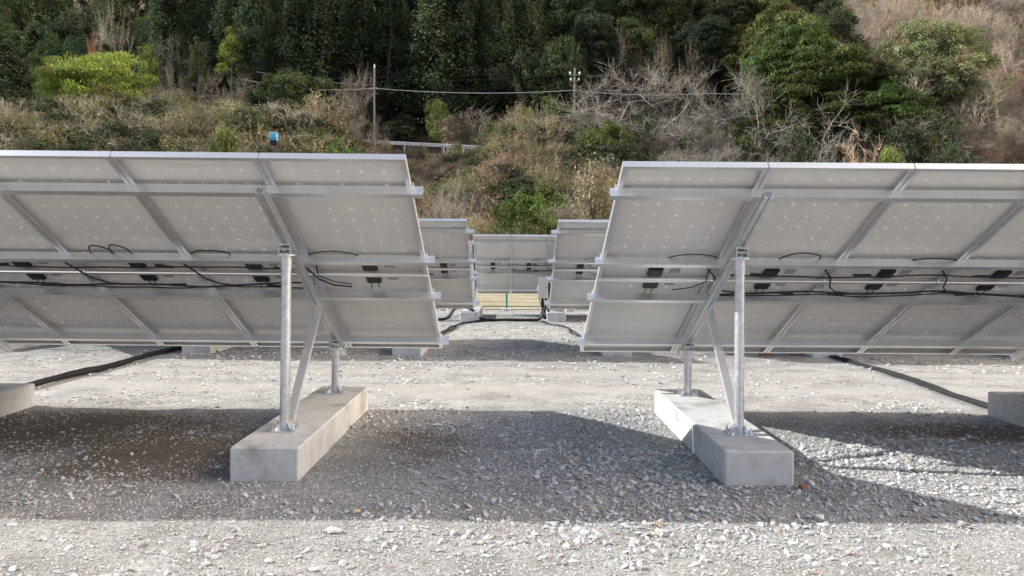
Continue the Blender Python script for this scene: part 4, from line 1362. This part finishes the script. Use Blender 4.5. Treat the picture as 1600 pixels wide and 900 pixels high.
scrub('green_scrub', 'green undergrowth between the scrub of the lower slope', 520, (-.85, .48), (41, 82), ['green', 'darkg', 'darkg', 'lime'], .55, 1.15,
      lambda X, Y, q: np.clip(2.4 * (fbm(X * .14 + 60, Y * .14 + 9) - .32), .03, 1) * noroad(Y) * gap(q, Y))
scrub('verge_scrub', 'low brown scrub on the bank below the guardrail', 260, (-.225, -.035), (57, 72), ['twigC', 'olive', 'straw', 'twigA'], .35, .62)
scrub('forest_undergrowth', 'dark undergrowth beneath the trees above the road', 800, (-.85, .45), (78.5, 130), ['darkg', 'darkg', 'twigB'], .9, 1.9)
scrub('slope_grass', 'brown dry grass and brush on the steep right slope', 4200, (.40, .90), (44, 115), ['brown', 'brown', 'brown', 'twigC'], .6, 1.25)
first['slimc'] = [o for o in col.objects if o.data == PR['slim'].crown][0]
first['barec'] = [o for o in col.objects if o.data == PR['bareC'].crown][0]
scrub('leafless_woodland', 'thin leafless woodland spread over the steep right slope', 520, (.40, .90), (52, 118), ['slimc', 'barec', 'slimc'], .45, 1.05)
scrub('tan_brush', 'pale tan leafless brush behind the bare trees', 150, (.12, .42), (48, 64), ['twigA', 'olive', 'straw', 'barec'], .7, 1.2, lambda X, Y, q: 1 - .5 * (q > .34))
scrub('bank_grass', 'pale dry bamboo grass along the foot of the slope', 700, (-.8, .8), (39, 48), ['grass', 'straw', 'brown'], .5, 1.0)

# ------------------------------------------------------------------ guardrail, poles, wires, blue box
ga, gb = at(556, 220.5, 73.6), at(748, 230.5, 73.6)
gr = empty('guardrail', (0, 73.6, 0))
tag(gr, 'white steel guardrail along the road on the hillside', 'guardrail')
dv_ = gb - ga
ga2 = ga - dv_ * .25; gb2 = gb + dv_ * .2
m = MB()
prof = [(-.00, -.175), (-.05, -.13), (-.05, -.07), (0, -.03), (0, .03), (-.05, .07), (-.05, .13), (0, .175)]
n_ = len(prof)
vs = []
for e_ in (ga2, gb2):
    for off in (0, .008):
        vs += [(e_.x, y - off, e_.z - .0 + z) for y, z in prof]
fs = []
for i in range(n_ - 1):
    fs.append((i, i + 1, 2 * n_ + i + 1, 2 * n_ + i)); fs.append((n_ + i + 1, n_ + i, 3 * n_ + i, 3 * n_ + i + 1))
m.add(vs, fs)
m.build('guardrail_beam', M['white'], gr)
for k in range(10):
    f_ = k / 9
    p = ga2 + (gb2 - ga2) * f_
    zb = hz(p.x, 73.6)
    m = MB(); m.tube([(p.x, .06, zb - .2), (p.x, .06, p.z + .2)], .065, 8); m.build('guardrail_post', M['white'], gr)

def pole(u, vtop, Y, label, rad, arms):
    p = at(u, vtop, Y); z0 = hz(p.x, Y) - .3
    r_ = empty('utility_pole', (p.x, Y, z0))
    tag(r_, label, 'utility pole')
    H = p.z - z0
    m = MB(); m.tube([(0, 0, 0), (0, 0, H)], [rad, rad * .62], 12); m.build('pole_shaft', M['pole'], r_, smooth=True)
    if arms == 0:
        m = MB(); m.tube([(0, 0, H - .02), (0, 0, H + .35)], [.07, .05], 8); m.build('pole_cap', M['porcelain'], r_)
        for dz in (2.0, 2.6, 5.6):
            m = MB(); m.box(-.35, .35, -.05 - rad, -rad * .6, H - dz - .04, H - dz + .04); m.build('cross_arm', M['pole'], r_)
    else:
        for dz, hw in ((.75, .55), (1.35, .45)):
            m = MB(); m.box(-hw, hw, -.08 - rad, -rad * .6, H - dz - .05, H - dz + .05); a_ = m.build('cross_arm', M['pole'], r_)
            for sx in (-1, 1):
                m = MB(); m.tube([(sx * hw * .85, -rad - .03, H - dz + .05), (sx * hw * .85, -rad - .03, H - dz + .14), (sx * hw * .85, -rad - .03, H - dz + .2), (sx * hw * .85, -rad - .03, H - dz + .32)], [.05, .11, .12, .06], 10); m.build('insulator', M['porcelain'], a_)
        m = MB(); m.tube([(.0, -rad - .2, H - 3.1), (0, -rad - .2, H - 2.5)], .12, 10); m.build('splice_box', M['darkwire'], r_)
    return r_
PY = 73.0
pole(585, 106, PY, 'slender utility pole on the left beside the guardrail', .12, 0)
pole(898, 106, PY, 'utility pole with white insulators on the right above the green bushes', .13, 1)
def wire(name, label, pts, rad, mat, sag=.4):
    W = []
    for (a, b, sg) in zip(pts[:-1], pts[1:], sag if isinstance(sag, (list, tuple)) else [sag] * 9):
        for f_ in np.linspace(0, 1, 16)[(1 if W else 0):]:
            q = a.lerp(b, f_); q.z -= 4 * sg * f_ * (1 - f_); W.append(q)
    m = MB(); m.tube(W, rad, 6)
    tag(m.build(name, mat, smooth=True), label, 'wire')
wire('overhead_wire', 'thick pale overhead cable sagging between the two utility poles', [at(380, 124, 75), at(585, 138, PY - .25), at(897, 141, PY - .25), at(1100, 146, 70), at(1540, 131, 66), at(1680, 136, 64)],   .034, M['wire'], [.5, .38, .3, .4, .2])
wire('overhead_wire', 'thin wire strung above the thick pale cable', [at(300, 104, 76), at(585, 121, PY - .25), at(898, 113, PY - .25), at(1120, 104, 76)], .009, M['darkwire'], .5)
wire('overhead_wire', 'thin wire from the left pole running left just above the thick cable', [at(400, 112, 76), at(585, 132, PY - .25)], .016, M['wire'], .3)

bp_ = at(428, 224, 50); zb = hz(bp_.x, 50)
bb = empty('blue_box', (bp_.x, 50, zb))
tag(bb, 'small light-blue box on a dark post above the near left panels', 'box')
m = MB(); m.tube([(0, 0, -.2), (0, 0, bp_.z - zb + .1)], .06, 8); m.build('support_post', M['black'], bb)
H0 = bp_.z - zb
m = MB(); m.cbox(-.23, .23, -.18, .18, H0 + .36, H0 + .72, .04); m.build('box_hood', M['blue'], bb)
for k in range(4):
    m = MB(); m.box(-.225 + k * .125, -.15 + k * .125, -.16, .16, H0 + .12 + .06 * (k % 2), H0 + .359); m.build('box_leg', M['blue'], bb)
m = MB(); m.box(-.22, .22, -.16, .16, H0 - .1, H0 + .20); m.build('dark_base', M['black'], bb)
